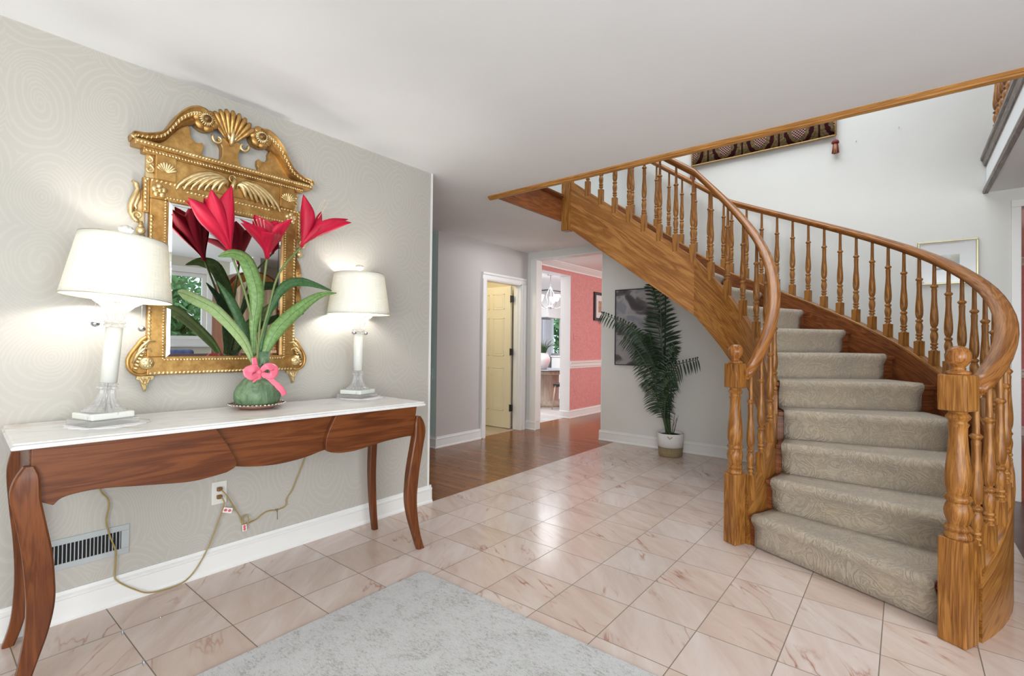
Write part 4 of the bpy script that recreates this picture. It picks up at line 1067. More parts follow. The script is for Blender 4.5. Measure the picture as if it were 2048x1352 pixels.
c_ = part(shl.build('shell_crest', 'gilt', mir))
cw = MB().tube([(WX+0.052, SCY, 2.215), (WX+0.060, SCY, 2.24), (WX+0.072, SCY, 2.275), (WX+0.07, SCY, 2.30)], [0.006, 0.015, 0.009, 0.002], 8)
for sg in (-1, 1): cw.tube([(WX+0.058, SCY+sg*0.004, 2.235), (WX+0.066, SCY+sg*0.018, 2.255), (WX+0.066, SCY+sg*0.024, 2.275)], [0.008, 0.007, 0.002], 7)
cw.build('bud', 'gilt_bright', c_)
ped = MB().prism([(SCY-0.062, 2.112), (SCY-0.040, 2.150), (SCY-0.040, 2.195), (SCY-0.062, 2.235), (SCY, 2.262), (SCY+0.062, 2.235), (SCY+0.040, 2.195), (SCY+0.040, 2.150), (SCY+0.062, 2.112)], WX, WX+0.045, 'yz')
ped.build('crest_plinth', 'gilt', mir, bevel=0.003)
for sg in (-1, 1):
    pts = []
    for k in range(22):
        t_ = k/21; a = 1.2+t_*5.2; r = 0.030*(1-0.72*t_); pts.append((WX+0.048, SCY+sg*(0.062+r*math.sin(a)*0.9), 2.232+r*math.cos(a)-0.0*t_))
    MB().tube(pts, [0.009-0.004*k/21 for k in range(22)], 7).build('volute', 'gilt_bright', c_)
for sg in (-1, 1):
    s_ = MB(); fan(s_, my(sg*0.294), 1.994, WX+0.050, 0.050, 9, -1.15, 1.15, 0.012, 0.0066)
    s_.lathe([(0.002, -0.002), (0.010, 0), (0.002, 0.006)], (my(0), 0, 0), 8, axis='x')
    del s_.v[-24:], s_.g[-24:]
    s_.f = [f for f in s_.f if max(f) < len(s_.v)]; s_.sm = s_.sm[:len(s_.f)]
    s_.build('small_shell', 'gilt_bright', mir)
    ro = MB()
    for k in range(5):
        a = 2*PI*k/5; ro.sphere((WX+0.040, my(sg*0.318)+0.020*math.sin(a), 1.906+0.020*math.cos(a)), 0.014, 8, 6, (0.7, 1, 1))
    ro.sphere((WX+0.048, my(sg*0.318), 1.906), 0.011, 8, 6)
    ro.build('corner_rosette', 'gilt_bright', mir)
    # plume of leaves
    pl = MB()
    for k in range(7):
        t_ = k/6; w_ = 0.045+0.185*t_; h_ = 0.022+0.034*t_; pts = []
        for q in range(10):
            a = PI*(1.02-q/9*1.12); pts.append((WX+0.047+0.010*math.sin(q/9*PI)+0.004*(k % 2), my(sg*(0.022+w_*0.5-w_*0.5*math.cos(PI-a) if False else 0.022+w_*(0.5-0.5*math.cos(q/9*PI*0.96)))), 1.992+0.010*(1-t_)+h_*math.sin(q/9*PI*1.22+0.15)-0.022*(q/9)**2))
        pl.tube(pts, [0.003+0.0095*math.sin(min(1, w/9)*PI*0.93) for w in range(10)], 7)
    pl.build('plume', 'gilt_bright', mir)
kn = MB().tube([(WX+0.05, my(-0.008), 1.975), (WX+0.062, my(-0.004), 2.0), (WX+0.062, my(0.004), 2.03), (WX+0.05, my(0.008), 2.052)], [0.008, 0.012, 0.010, 0.006], 8)
for k in range(14):
    a = PI*(k/13); 
kn.tube([(WX+0.05, my(0.016*math.cos(2*PI*k/16)), 2.045+0.018*math.sin(2*PI*k/16)) for k in range(17)], 0.004, 6)
kn.build('ribbon_knot', 'gilt_bright', mir)
# side scrolls, balls, tassels
def curl(mb, cy0, cz0, r0, a0, turns, sg, x, w0, w1, n=24, taper=0.8):
    pts = []; 
    for k in range(n+1):
        t_ = k/n; a = a0+turns*2*PI*t_; r = r0*(1-taper*t_); pts.append((x, cy0+sg*r*math.cos(a), cz0+r*math.sin(a)))
    mb.tube(pts, [w0+(w1-w0)*k/n for k in range(n+1)], 7); return mb
for sg in (-1, 1):
    ss_ = MB()
    ss_.tube([(WX+0.018, my(sg*d), z) for d, z in ((.418, 1.932), (.402, 1.922), (.396, 1.895), (.408, 1.86), (.420, 1.82), (.421, 1.785), (.408, 1.758), (.390, 1.75))], [0.006, 0.011, 0.010, 0.012, 0.013, 0.011, 0.009, 0.007], 8)
    curl(ss_, my(sg*0.394), 1.775, 0.024, -PI/2, 1.1, sg, WX+0.022, 0.008, 0.004)
    ss_.tube([(WX+0.016, my(sg*d), z) for d, z in ((.384, 1.90), (.392, 1.86), (.404, 1.82), (.396, 1.80))], [0.004, 0.010, 0.009, 0.003], 7)
    ss_.box((WX, my(sg*0.386)-0.018 if sg > 0 else my(sg*0.386)-0.018, 1.745), (WX+0.012, my(sg*0.386)+0.018, 1.90))
    ss_.build('side_scroll', 'gilt_bright', mir)
    MB().sphere((WX+0.018, my(sg*0.382), 1.708), 0.020, 12, 8).lathe([(0.010, 1.722), (0.014, 1.728), (0.008, 1.736), (0.008, 1.75)], (WX+0.018, my(sg*0.382), 0), 10).build('ball_drop', 'gilt_bright', mir)
    tl_ = MB()
    for k in range(5): tl_.tube([(WX+0.016, my(sg*(0.366+0.005*k)), 1.69-0.01*k), (WX+0.020, my(sg*(0.366+0.006*k)), 1.60), (WX+0.014, my(sg*(0.366+0.005*k)), 1.50-0.03*(k % 3))], [0.003, 0.006, 0.002], 6)
    for z in (1.60, 1.52): tl_.sphere((WX+0.018, my(sg*0.378), z), 0.016, 10, 6, (0.8, 1, 0.8))
    for k in range(5): tl_.tube([(WX+0.016, my(sg*(0.366+0.005*k)), 1.50), (WX+0.02, my(sg*(0.368+0.006*k)), 1.44), (WX+0.014, my(sg*(0.37+0.005*k)), 1.385-0.012*(k % 2))], [0.003, 0.006, 0.002], 6)
    tl_.build('husk_drop', 'gilt', mir)
    # frieze end brackets
    br_ = MB(); curl(br_, my(sg*0.356), 2.045, 0.018, PI/2, 1.0, sg, WX+0.022, 0.007, 0.004); curl(br_, my(sg*0.354), 2.002, 0.020, PI/2, 1.1, sg, WX+0.022, 0.007, 0.004)
    br_.box((WX, my(sg*0.350)-0.016, 1.962), (WX+0.018, my(sg*0.350)+0.016, 2.082)).build('scroll_bracket', 'gilt_bright', mir)
    # lower scrolls
    path_ = [(.352, 1.212), (.372, 1.196), (.392, 1.165), (.414, 1.130), (.423, 1.100), (.418, 1.068), (.400, 1.045), (.375, 1.035), (.350, 1.040), (.326, 1.056), (.316, 1.085), (.322, 1.112), (.345, 1.130), (.365, 1.128)]
    P_ = spline([(WX+0.026, my(sg*a), b) for a, b in path_], 4); nP = len(P_)
    lo = MB().prism([(my(sg*a), b) for a, b in spl2(path_[:9]+[(.34, 1.05), (.34, 1.212)], 4)][::1], WX, WX+0.026, 'yz')
    lo_ = part(lo.build('lower_scroll', 'gilt', mir, bevel=0.003))
    rm = MB().tube(P_, [0.010-0.005*k/nP for k in range(nP)], 8)
    rm.build('scroll_rim', 'gilt', lo_)
    ac = MB()
    for k in range(9):
        a, b = path_[1+k*6//9][0], path_[1+k*6//9][1]; q = k/8
        ya, za = .372-.0*q+0.035*q, 1.19-0.12*q
        ac.tube([(WX+0.028, my(sg*(ya-0.004)), za), (WX+0.036, my(sg*(ya-0.018)), za-0.006), (WX+0.034, my(sg*(ya-0.034+0.01*q)), za+0.012-0.012*q)], [0.007, 0.006, 0.002], 6)
    ac.tube([(WX+0.03, my(sg*.40), 1.11), (WX+0.036, my(sg*.375), 1.165), (WX+0.036, my(sg*.345), 1.195), (WX+0.034, my(sg*.318), 1.192)], [0.004, 0.007, 0.008, 0.003], 7)
    ac.tube([(WX+0.03, my(sg*.405), 1.09), (WX+0.036, my(sg*.39), 1.13), (WX+0.036, my(sg*.36), 1.16), (WX+0.034, my(sg*.338), 1.155), (WX+0.034, my(sg*.334), 1.142)], [0.004, 0.007, 0.007, 0.005, 0.003], 7)
    ac.build('acanthus', 'gilt_bright', lo_)
    bo = MB().lathe([(0.030, 0.026), (0.030, 0.044), (0.024, 0.056), (0.001, 0.060)], (0, 0, 0), 20, axis='x'); bo.v = [(v[0]+WX, v[1]+my(sg*.355), v[2]+1.090) for v in bo.v]
    for k in range(9):
        a = 2*PI*k/9; bo.sphere((WX+0.053, my(sg*.355)+0.015*math.cos(a), 1.090+0.015*math.sin(a)), 0.007, 6, 5)
    bo.build('round_boss', 'gilt_bright', lo_)
    dr = MB().prism([(my(sg*a), b) for a, b in ((.385, 1.030), (.388, 1.015), (.372, 1.008), (.366, .985), (.356, .955), (.346, .985), (.334, 1.008), (.320, 1.015), (.320, 1.030))], WX, WX+0.022, 'yz')
    for q, (a, b) in enumerate(((.375, 1.02), (.335, 1.02), (.355, 1.015), (.355, .99))): dr.tube([(WX+0.022, my(sg*a), b), (WX+0.028, my(sg*(a*0.5+.1775)), b-0.02), (WX+0.022, my(sg*.355), b-0.032)], [0.006, 0.006, 0.002], 6)
    dr.build('leaf_pendant', 'gilt_bright', mir, bevel=0.002)

# ================================================================== FLOWERS IN WRAPPED POT
PXY = (-0.085, 0.560)
dish = thing('silver_dish', 'round copper dish with beaded silver rim under the green wrapped flower pot', 'dish', (PXY[0], PXY[1], TH+0.0008))
MB().lathe([(0.070, 0), (0.075, 0.001), (0.100, 0.010), (0.126, 0.020), (0.128, 0.023), (0.098, 0.014), (0.06, 0.006), (0.002, 0.005)], (0, 0, 0), 40).build('dish_bowl', 'copper_brown', dish)
rm = MB()
for k in range(44):
    a = 2*PI*k/44; rm.sphere((0.130*math.cos(a), 0.130*math.sin(a), 0.0245), 0.0075, 7, 5, (1, 1, 0.6))
rm.build('beaded_rim', 'silver', dish)
fp_ = thing('potted_flowers', 'three red silk amaryllis flowers in a green paper wrapped pot with pink ribbon', 'flowers', (PXY[0], PXY[1], TH+0.016), world=True)
FB = TH+0.016
def wrapfn(u, v):
    prof = [(0.086, 0.0), (0.100, 0.012), (0.108, 0.040), (0.106, 0.068), (0.094, 0.096), (0.072, 0.122), (0.050, 0.145), (0.032, 0.165), (0.024, 0.178), (0.026, 0.190), (0.034, 0.212)]
    i = min(int(v*(len(prof)-1)), len(prof)-2); f = v*(len(prof)-1)-i
    r = prof[i][0]*(1-f)+prof[i+1][0]*f; z = prof[i][1]*(1-f)+prof[i+1][1]*f
    a = 2*PI*u; r *= 1+0.020*math.sin(17*a+v*5)*(0.4+v)+0.018*math.sin(29*a+1+v*2)*v+0.01*math.sin(7*a)
    return (PXY[0]+r*math.cos(a), PXY[1]+r*math.sin(a), FB+z), (r, a, z)
MB().grid(wrapfn, 96, 40).build('paper_wrap', 'green_paper', fp_)
tr_ = MB().lathe([(0.018, 1.02), (0.023, 1.06), (0.028, 1.145), (0.026, 1.145), (0.018, 1.07)], (PXY[0]+0.01, PXY[1]+0.028, 0), 20)
tr_.build('paper_collar', 'green_paper', fp_)
def strip(pts, ws, mat, name, par, nrm=Vector((1, 0, 0)), thick=0.0012, fold=0.0, nv=4):
    P = spline(pts, 6); n = len(P)
    W = [ws[min(int(i/(n-1)*(len(ws)-1)), len(ws)-2)]*(1-(i/(n-1)*(len(ws)-1)-min(int(i/(n-1)*(len(ws)-1)), len(ws)-2)))+ws[min(int(i/(n-1)*(len(ws)-1)), len(ws)-2)+1]*(i/(n-1)*(len(ws)-1)-min(int(i/(n-1)*(len(ws)-1)), len(ws)-2)) for i in range(n)]
    vs = []; gr = []; L = 0
    for i, p in enumerate(P):
        t = (P[min(i+1, n-1)]-P[max(i-1, 0)]).normalized(); sd = t.cross(nrm)
        sd = sd.normalized() if sd.length > 1e-4 else Vector((0, 1, 0)); nn = sd.cross(t)
        if i: L += (p-P[i-1]).length
        for j in range(nv+1):
            c = (j/nv-0.5)*2; vs.append(p+sd*(W[i]*0.5*c)+nn*(-fold*W[i]*abs(c)**1.4)); gr.append((L, W[i]*0.5*c, 0))
    m = nv+1; fs = [(i*m+j, i*m+j+1, (i+1)*m+j+1, (i+1)*m+j) for i in range(n-1) for j in range(nv)]
    return MB().add(vs, fs, gr, True).build(name, mat, par, solid=thick)
rx, ry = PXY[0]+0.032, PXY[1]-0.006
bx = MB().tube([(rx-0.075+0.047*math.cos(2*PI*k/20)+0.028, PXY[1]+0.036*math.sin(2*PI*k/20), 1.040+0.002*math.sin(3*k)) for k in range(21)], 0.008, 8, cap=False)
bx.sphere((rx+0.008, ry-0.004, 1.040), 0.016, 10, 8, (0.8, 1, 0.9))
rb_ = part(bx.build('ribbon', 'ribbon', fp_))
for sg, zz in ((-1, 0.006), (1, 0.012)):
    strip([(rx+0.008, ry, 1.042), (rx+0.024, ry+sg*0.030, 1.058+zz), (rx+0.022, ry+sg*0.066, 1.040+zz), (rx+0.030, ry+sg*0.048, 1.020), (rx+0.014, ry+sg*0.004, 1.034)], [0.018, 0.034, 0.046, 0.036, 0.016], 'ribbon', 'bow_loop', rb_, Vector((0.3, 0, 1)) if False else Vector((1, 0, 0.2)))
strip([(rx+0.010, ry, 1.040), (rx+0.024, ry-0.014, 1.012), (rx+0.026, ry-0.030, 0.985)], [0.018, 0.032, 0.036], 'ribbon', 'bow_tail', rb_)
strip([(rx+0.010, ry, 1.040), (rx+0.034, ry+0.045, 0.995), (rx+0.052, ry+0.085, 0.955), (rx+0.056, ry+0.105, 0.920)], [0.018, 0.030, 0.030, 0.026], 'ribbon', 'bow_tail', rb_)
strip([(rx, ry-0.012, 1.03), (rx+0.006, ry-0.022, 1.07), (rx+0.004, ry-0.028, 1.115)], [0.024, 0.030, 0.024], 'ribbon', 'bow_tail', rb_)
# flowers
def flower(base, axis, petals, stem, stamens):
    b = Vector(base); AX = Vector(axis).normalized()
    f = MB().tube(spline(stem+[base], 6), 0.0058, 8)
    st = part(f.build('stem', 'flower_stem', fp_))
    for tip, w, bulge in petals:
        tp = Vector(tip); d = tp-b; L = d.length; bg = Vector(bulge)
        def fn(u, v):
            c = (v-0.5)*2
            ww = w*1.12*(0.09+0.91*math.sin(min(1.0, u*1.02)**1.45*PI*0.90+0.05)) if u < 0.999 else 0.002
            if u > 0.60: ww *= math.sqrt(max(0.0, 1-((u-0.60)/0.40)**2.2))+0.01
            sd = d.normalized().cross(bg.normalized()).normalized()
            cup = bg*(math.sin(u*PI*0.85)*0.7)-bg.normalized()*abs(c)**2*ww*0.45
            p = b*(1-u)**2+(b+AX*0.13)*(2*u*(1-u))+tp*u*u+cup+sd*(ww*0.5*c)+bg.normalized()*(0.0015*math.cos(c*9)*u)
            return p, (u*L, ww*0.5*c, 0)
        MB().grid(fn, 18, 10).build('petal', 'petal', st, solid=0.0015)
    ax = Vector(axis).normalized()
    sm = MB().tube([b-ax*0.004, b+ax*0.035, b+ax*0.09], [0.0075, 0.012, 0.016], 10); sm.build('flower_throat', 'petal', st)
    mb = MB()
    for k, e in enumerate(stamens):
        e = Vector(e); mid = b+(e-b)*0.6+ax*0.015
        mb.tube(spline([b+ax*0.05, mid, e], 5), 0.0011, 5); mb.sphere(e, 0.0032, 6, 4)
    if stamens: mb.build('stamens', 'stamen_cream', st)
NK = [(-0.085, 0.560, 1.02), (-0.085, 0.560, 1.15)]
flower((-0.090, 0.425, 1.630), (0.05, -0.35, 1), [
    ((-0.060, 0.225, 1.858), 0.085, (0.045, -0.012, -0.022)), ((-0.030, 0.305, 1.905), 0.095, (0.050, 0.0, 0.0)), ((-0.055, 0.398, 1.953), 0.100, (0.045, 0.022, 0.0)),
    ((-0.110, 0.425, 1.915), 0.085, (0.0, 0.045, 0.0)), ((-0.160, 0.330, 1.900), 0.095, (-0.050, 0.0, 0.0)), ((-0.140, 0.250, 1.860), 0.080, (-0.035, -0.020, 0.0))],
    NK+[(-0.088, 0.500, 1.42)], [])
flower((-0.090, 0.600, 1.632), (0.15, -0.05, 1), [
    ((0.010, 0.435, 1.775), 0.085, (0.030, -0.035, -0.030)), ((0.055, 0.560, 1.745), 0.110, (0.030, 0.0, -0.040)), ((0.000, 0.665, 1.845), 0.090, (0.035, 0.045, -0.02)),
    ((-0.120, 0.655, 1.850), 0.095, (-0.035, 0.040, 0.0)), ((-0.130, 0.560, 1.860), 0.120, (-0.055, -0.010, 0.0)), ((-0.110, 0.490, 1.815), 0.095, (-0.020, -0.045, 0.0))],
    NK+[(-0.088, 0.575, 1.40)], [(0.0, 0.505, 1.800), (-0.01, 0.525, 1.812), (0.01, 0.485, 1.795), (0.0, 0.54, 1.805)])
flower((-0.090, 0.785, 1.722), (0.05, 0.35, 1), [
    ((-0.070, 0.790, 2.005), 0.080, (0.02, -0.038, 0.0)), ((-0.070, 1.045, 1.938), 0.075, (0.03, 0.025, -0.040)), ((-0.02, 1.035, 1.905), 0.080, (0.045, 0.02, -0.030)),
    ((-0.085, 0.900, 1.935), 0.095, (0.0, -0.005, 0.015)), ((-0.150, 0.850, 1.915), 0.090, (-0.040, 0.0, 0.0))],
    NK+[(-0.088, 0.610, 1.36), (-0.09, 0.665, 1.56)], [(-0.06, 0.905, 2.005), (-0.05, 0.915, 1.985), (-0.07, 0.89, 1.99)])
LV = [([(-0.085, 0.540, 1.12), (-0.080, 0.535, 1.28), (-0.070, 0.545, 1.44), (-0.060, 0.490, 1.595), (-0.050, 0.42, 1.625), (-0.045, 0.350, 1.600)], [0.012, 0.040, 0.075, 0.072, 0.050, 0.004], 'silk_leaf'),
      ([(-0.075, 0.535, 1.08), (-0.040, 0.470, 1.20), (-0.010, 0.340, 1.335), (0.020, 0.240, 1.385), (0.055, 0.180, 1.402), (0.08, 0.150, 1.405)], [0.012, 0.050, 0.058, 0.056, 0.044, 0.004], 'silk_leaf_pale'),
      ([(-0.080, 0.570, 1.14), (-0.085, 0.610, 1.34), (-0.085, 0.690, 1.490), (-0.085, 0.800, 1.530), (-0.085, 0.970, 1.495)], [0.010, 0.026, 0.050, 0.050, 0.006], 'silk_leaf_dark'),
      ([(-0.075, 0.580, 1.10), (-0.065, 0.640, 1.25), (-0.060, 0.760, 1.375), (-0.060, 0.880, 1.460), (-0.060, 0.985, 1.482)], [0.014, 0.075, 0.066, 0.036, 0.004], 'silk_leaf'),
      ([(-0.100, 0.545, 1.12), (-0.150, 0.520, 1.25), (-0.190, 0.470, 1.40), (-0.19, 0.40, 1.50)], [0.010, 0.045, 0.045, 0.004], 'silk_leaf_dark'),
      ([(-0.095, 0.585, 1.12), (-0.130, 0.660, 1.25), (-0.170, 0.760, 1.33), (-0.19, 0.86, 1.36)], [0.010, 0.040, 0.042, 0.004], 'silk_leaf_dark')]
for pts, ws, mt_ in LV:
    strip(pts, ws, mt_, 'leaf', fp_, Vector((1, -0.2, 0.25)), 0.0012, 0.12)

# ================================================================== VENT, OUTLETS, CORDS
vt = thing('wall_vent', 'grey metal heating vent low on the papered wall behind the left table legs', 'vent', (WX, -0.06, 0.285), world=True)
v0, v1, vz0, vz1 = -0.222, 0.084, 0.218, 0.350
fm = MB(); hollow(fm, v0, v1, vz0, vz1, v0+0.03, v1-0.03, vz0+0.026, vz1-0.026, WX+0.0005, WX+0.006); fm.build('vent_frame', 'vent_metal', vt, bevel=0.002)
MB().box((WX+0.0004, v0+0.03, vz0+0.026), (WX+0.0012, v1-0.03, vz1-0.026)).build('dark_duct', 'dark_void', vt)
for k in range(19):
    y = v0+0.036+k*(v1-v0-0.072)/18
    o = MB().box((WX+0.0015, y-0.0010, vz0+0.024), (WX+0.0065, y+0.0022, vz1-0.024)).build('vent_louvre', 'vent_metal', vt)
MB().lathe([(0.004, 0.006), (0.004, 0.0075), (0.001, 0.008)], (0, 0, 0), 10, axis='x').build('screw', 'chrome', vt).location = (0, v1-0.012+0.06, 0)
def outlet(name, label, org, nx, ny, cat='outlet', plugs=False, mat='plate_plastic', w=0.036, h=0.058):
    """plate centred at org, facing (nx,ny)"""
    t = thing(name, label, cat, org, math.atan2(ny, nx))
    MB().box((0.0004, -w, -h), (0.006, w, h)).build('cover_plate', mat, t, bevel=0.002)
    for z in (-0.019, 0.019):
        s = MB().prism([(-0.013, z-0.012), (0.013, z-0.012), (0.016, z), (0.013, z+0.012), (-0.013, z+0.012), (-0.016, z)], 0.006, 0.0075, 'yz').build('socket', mat, t, bevel=0.001)
        if not plugs:
            MB().box((0.0075, -0.007, z-0.004), (0.0079, -0.005, z+0.005)).build('slot', 'dark_void', t); MB().box((0.0075, 0.005, z-0.004), (0.0079, 0.007, z+0.005)).build('slot', 'dark_void', t)
    return t
outlet('wall_outlet', 'white wall outlet with two brown plugs below the console apron', (WX, 0.462, 0.405), 1, 0, plugs=True)
outlet('wall_outlet', 'white wall outlet behind the potted palm', (0.437, BY, 0.300), 0, -1)
def switch(label, org, nx, ny, n=1, mat='plate_plastic'):
    w = 0.036+0.023*(n-1); t = thing('light_switch', label, 'switch', org, math.atan2(ny, nx))
    MB().box((0.0004, -w, -0.058), (0.006, w, 0.058)).build('cover_plate', mat, t, bevel=0.002)
    for k in range(n):
        y = (k-(n-1)/2)*0.046; MB().box((0.006, y-0.005, -0.010), (0.0075, y+0.005, 0.010)).box((0.007, y-0.003, 0.0), (0.016, y+0.003, 0.007)).build('toggle', mat, t)
    return t
switch('pale green wall switch plate on the mint wall beyond the wallpapered corner', (-1.735, 3.22, 0.845), 0, -1, 1, 'mint_paint')
switch('double switch plate on the coral dining wall above the chair rail', (PX, 6.345, 1.325), 1, 0, 2, 'coral_wallpaper')
for z, y, pts, lab in ((0.426, 0.458, [(WX+0.03, .462, .424), (WX+0.032, .49, .385), (WX+0.025, .53, .312), (WX+0.02, .563, .250), (WX+0.016, .575, .214), (WX+0.022, .588, .200), (WX+0.03, .600, .222), (WX+0.028, .596, .252), (WX+0.02, .584, .258), (WX+0.018, .574, .236), (WX+0.02, .580, .210), (WX+0.016, .605, .210), (WX+0.014, .645, .217), (WX+0.012, .700, .244), (WX+0.012, .768, .239), (WX+0.012, .812, .252), (WX+0.010, .818, .289), (WX+0.010, .850, .332), (WX+0.010, .875, .391), (WX+0.010, .921, .496), (WX+0.012, .99, .66), (WX+0.012, 1.05, .80)], 'gold lamp cord knotted in the middle, rising behind the apron to the right'),
                      (0.386, 0.458, [(WX+0.03, .462, .386), (WX+0.036, .474, .360), (WX+0.03, .470, .320), (WX+0.024, .453, .263), (WX+0.022, .424, .181), (WX+0.028, .385, .104), (WX+0.034, .332, .023+.012), (WX+0.045, .271, .010), (WX+0.045, .159, .016), (WX+0.034, .095, .055), (WX+0.022, .038, .109), (WX+0.014, .031, .141), (WX+0.013, .032, .240), (WX+0.013, .011, .316), (WX+0.013, -.003, .388), (WX+0.013, .005, .445), (WX+0.013, .001, .485), (WX+0.013, -.027, .536), (WX+0.013, -.04, .66), (WX+0.013, -.05, .80)], 'gold lamp cord hanging in a long loop to the floor in front of the vent')):
    t = thing('lamp_cord', lab, 'cord', (WX, y, z), world=True, group='lamp cords behind the console')
    MB().tube(spline(pts, 6), 0.0032, 8).build('wire', 'gold_cord', t)
    MB().box((WX+0.0078, y-0.012, z-0.010), (WX+0.028, y+0.012, z+0.010)).build('plug', 'brown_plug', t, bevel=0.004)
    c = Vector(pts[2 if z < 0.4 else 10]) 
    ang = -0.35 if z < 0.4 else -1.5
    q = Matrix.Rotation(ang, 4, 'X')
    lbl = MB()
    L_, W_ = (0.046, 0.026) if z < 0.4 else (0.034, 0.022)
    vv = [(0, 0, -W_/2), (0, L_, -W_/2), (0, L_, W_/2), (0, 0, W_/2)]
    xo = 0.006
    lbl.add([tuple((q @ Vector(v))+c+Vector((xo, 0, 0))) for v in vv]+[tuple((q @ Vector(v))+c+Vector((xo+0.0006, 0, 0))) for v in vv], [(3, 2, 1, 0), (4, 5, 6, 7), (0, 1, 5, 4), (1, 2, 6, 5), (2, 3, 7, 6), (3, 0, 4, 7)])
    lb = part(lbl.build('warning_tag', 'tag_paper', t))
    for k in range(2):
        d = MB().sphere((0, 0, 0), 0.0085, 12, 6, (0.04, 1, 0.85)); d.v = [tuple((q @ (Vector(v)+Vector((0, 0.012+0.021*k if z < 0.4 else 0.01+0.014*k, 0))))+c+Vector((xo+0.0007, 0, 0))) for v in d.v]; d.build('red_mark', 'red_print', lb)
tt = MB().tube([(WX+0.010, .755, .246), (WX+0.018, .758, .232), (WX+0.012, .764, .246), (WX+0.014, .763, .228), (WX+0.014, .764, .185)], 0.0012, 5).build('twist_tie', 'black_metal')
tag(tt, 'black twist tie hanging on the right lamp cord', 'twist tie')

# ================================================================== RUG
rg = MB()
RL, RW = 3.2, 2.0
def rfn(u, v):
    x = RW*u; y = -RL*v; wv = 0.004*math.sin(y*7)*(1 if u < 0.01 else 0)
    return (x+wv, y, 0.0), (x, y, 0)
o = MB().box((0, -RL, 0.0), (RW, 0, 0.009)).build('area_rug', 'rug_pile', None, bevel=0.003); o.location = (0.548, 1.137, 0.0005)
tag(o, 'pale grey distressed area rug lying on the pink marble tiles', 'rug')

# ================================================================== PALM, ART, WALL HANGINGS
PC = (0.526, 4.666)
pot = thing('palm_basket', 'white and natural rope basket planter on the tiles below the stairs', 'planter', (PC[0], PC[1], 0.001))
MB().lathe([(0.118, 0), (0.124, 0.01), (0.131, 0.10)], (0, 0, 0), 40).build('lower_band', 'rope_natural', pot)
MB().lathe([(0.131, 0.1002), (0.136, 0.18), (0.138, 0.243), (0.134, 0.247), (0.130, 0.243), (0.128, 0.20), (0.02, 0.195)], (0, 0, 0), 40).build('upper_band', 'rope_white', pot)
hd = MB().tube([(0.02, -0.139, 0.225), (0.045, -0.143, 0.200), (0.07, -0.134, 0.222)], 0.004, 6); hd.build('handle', 'rope_natural', pot)
palm = thing('potted_palm', 'tall dark green artificial palm standing in the white and rope basket', 'palm', (PC[0], PC[1], 0.197), world=True)
sl = MB().lathe([(0.126, 0.198), (0.115, 0.226), (0.06, 0.238), (0.002, 0.24)], (PC[0], PC[1], 0), 30).build('moss', 'soil', palm)
def frond(pts, start, llen, droop, mat='palm_leaf', w=0.020, lift=0.5, ns=0.020, spread=1.0):
    P = spline(pts, 8); n = len(P); cum = [0]
    for i in range(1, n): cum.append(cum[-1]+(P[i]-P[i-1]).length)
    L = cum[-1]
    st = part(MB().tube(P, [0.0085*(1-0.8*i/n)+0.001 for i in range(n)], 7).build('frond', 'palm_stem', palm))
    mb = MB(); d = start*L; k = 0
    while d < L*0.995:
        i = next(j for j in range(n) if cum[j] >= d); p = P[i]; t = (P[min(i+1, n-1)]-P[i-1]).normalized()
        q = (d-start*L)/(L-start*L); ll = llen*(0.45+0.55*math.sin(min(1, q*1.15+0.18)*PI*0.9))*(1-0.35*q)
        for sg in (-1, 1):
            sd = t.cross(Vector((0, -1, 0.15))).normalized()*sg
            dirv = (sd*spread+t*lift+Vector((random.uniform(-.08, .08), random.uniform(-.30, .10), random.uniform(-.08, .08)))).normalized()
            l_ = ll*random.uniform(0.88, 1.08); a = p; pts_ = []
            for s in range(5):
                f = s/4; pts_.append(a+dirv*l_*f+Vector((0, 0, -droop*l_*f*f)))
            wd = [0.35, 0.95, 1.0, 0.7, 0.03]; up_ = dirv.cross(Vector((0, 1, 0))).normalized()
            vs = []; gr = []
            for s in range(5):
                for c in (-1, 0, 1):
                    vs.append(pts_[s]+up_*(c*w*0.5*wd[s])+Vector((0, 0.003*abs(c), 0))); gr.append((s*0.04, c*0.01, k))
            mb.add(vs, [(s*3+c, s*3+c+1, s*3+c+4, s*3+c+3) for s in range(4) for c in range(2)], gr, True)
        d += ns; k += 1
    mb.build('leaflets', mat, st)
Y0 = 4.66
def F(pts, ys): return [(x, Y0+y, z) for (x, z), y in zip(pts, ys)]
frond(F([(.500, .21), (.462, .70), (.442, 1.115), (.420, 1.54), (.400, 1.87)], [0, 0, -.02, -.03, -.02]), 0.45, 0.275, 0.12, w=0.024, lift=0.42, ns=0.020)
frond(F([(.520, .21), (.480, .70), (.420, 1.049), (.335, 1.50), (.260, 1.88)], [0.02, 0.04, .06, .08, .08]), 0.42, 0.23, 0.15, w=0.022, lift=0.5, ns=0.021)
frond(F([(.490, .21), (.400, .80), (.326, 1.07), (.215, 1.300), (.038, 1.450), (-.210, 1.550)], [-0.01, -.03, -.07, -.12, -.17, -.20]), 0.36, 0.20, 0.60, w=0.016, lift=0.35, ns=0.018)
frond(F([(.495, .21), (.440, .70), (.330, 1.05), (.230, 1.25), (.120, 1.42)], [-0.02, -.04, -.10, -.13, -.14]), 0.42, 0.19, 0.5, w=0.016, lift=0.4, ns=0.018)
frond(F([(.505, .21), (.430, .60), (.330, .92), (.200, 1.15), (.050, 1.27)], [-0.01, -.05, -.12, -.17, -.19]), 0.42, 0.18, 0.5, w=0.015, lift=0.4, ns=0.018)
frond(F([(.530, .21), (.490, .60), (.500, .860), (.630, .985), (.880, 1.060)], [-0.02, -.06, -.12, -.18, -.22]), 0.42, 0.20, 0.75, w=0.016, lift=0.25, ns=0.018)
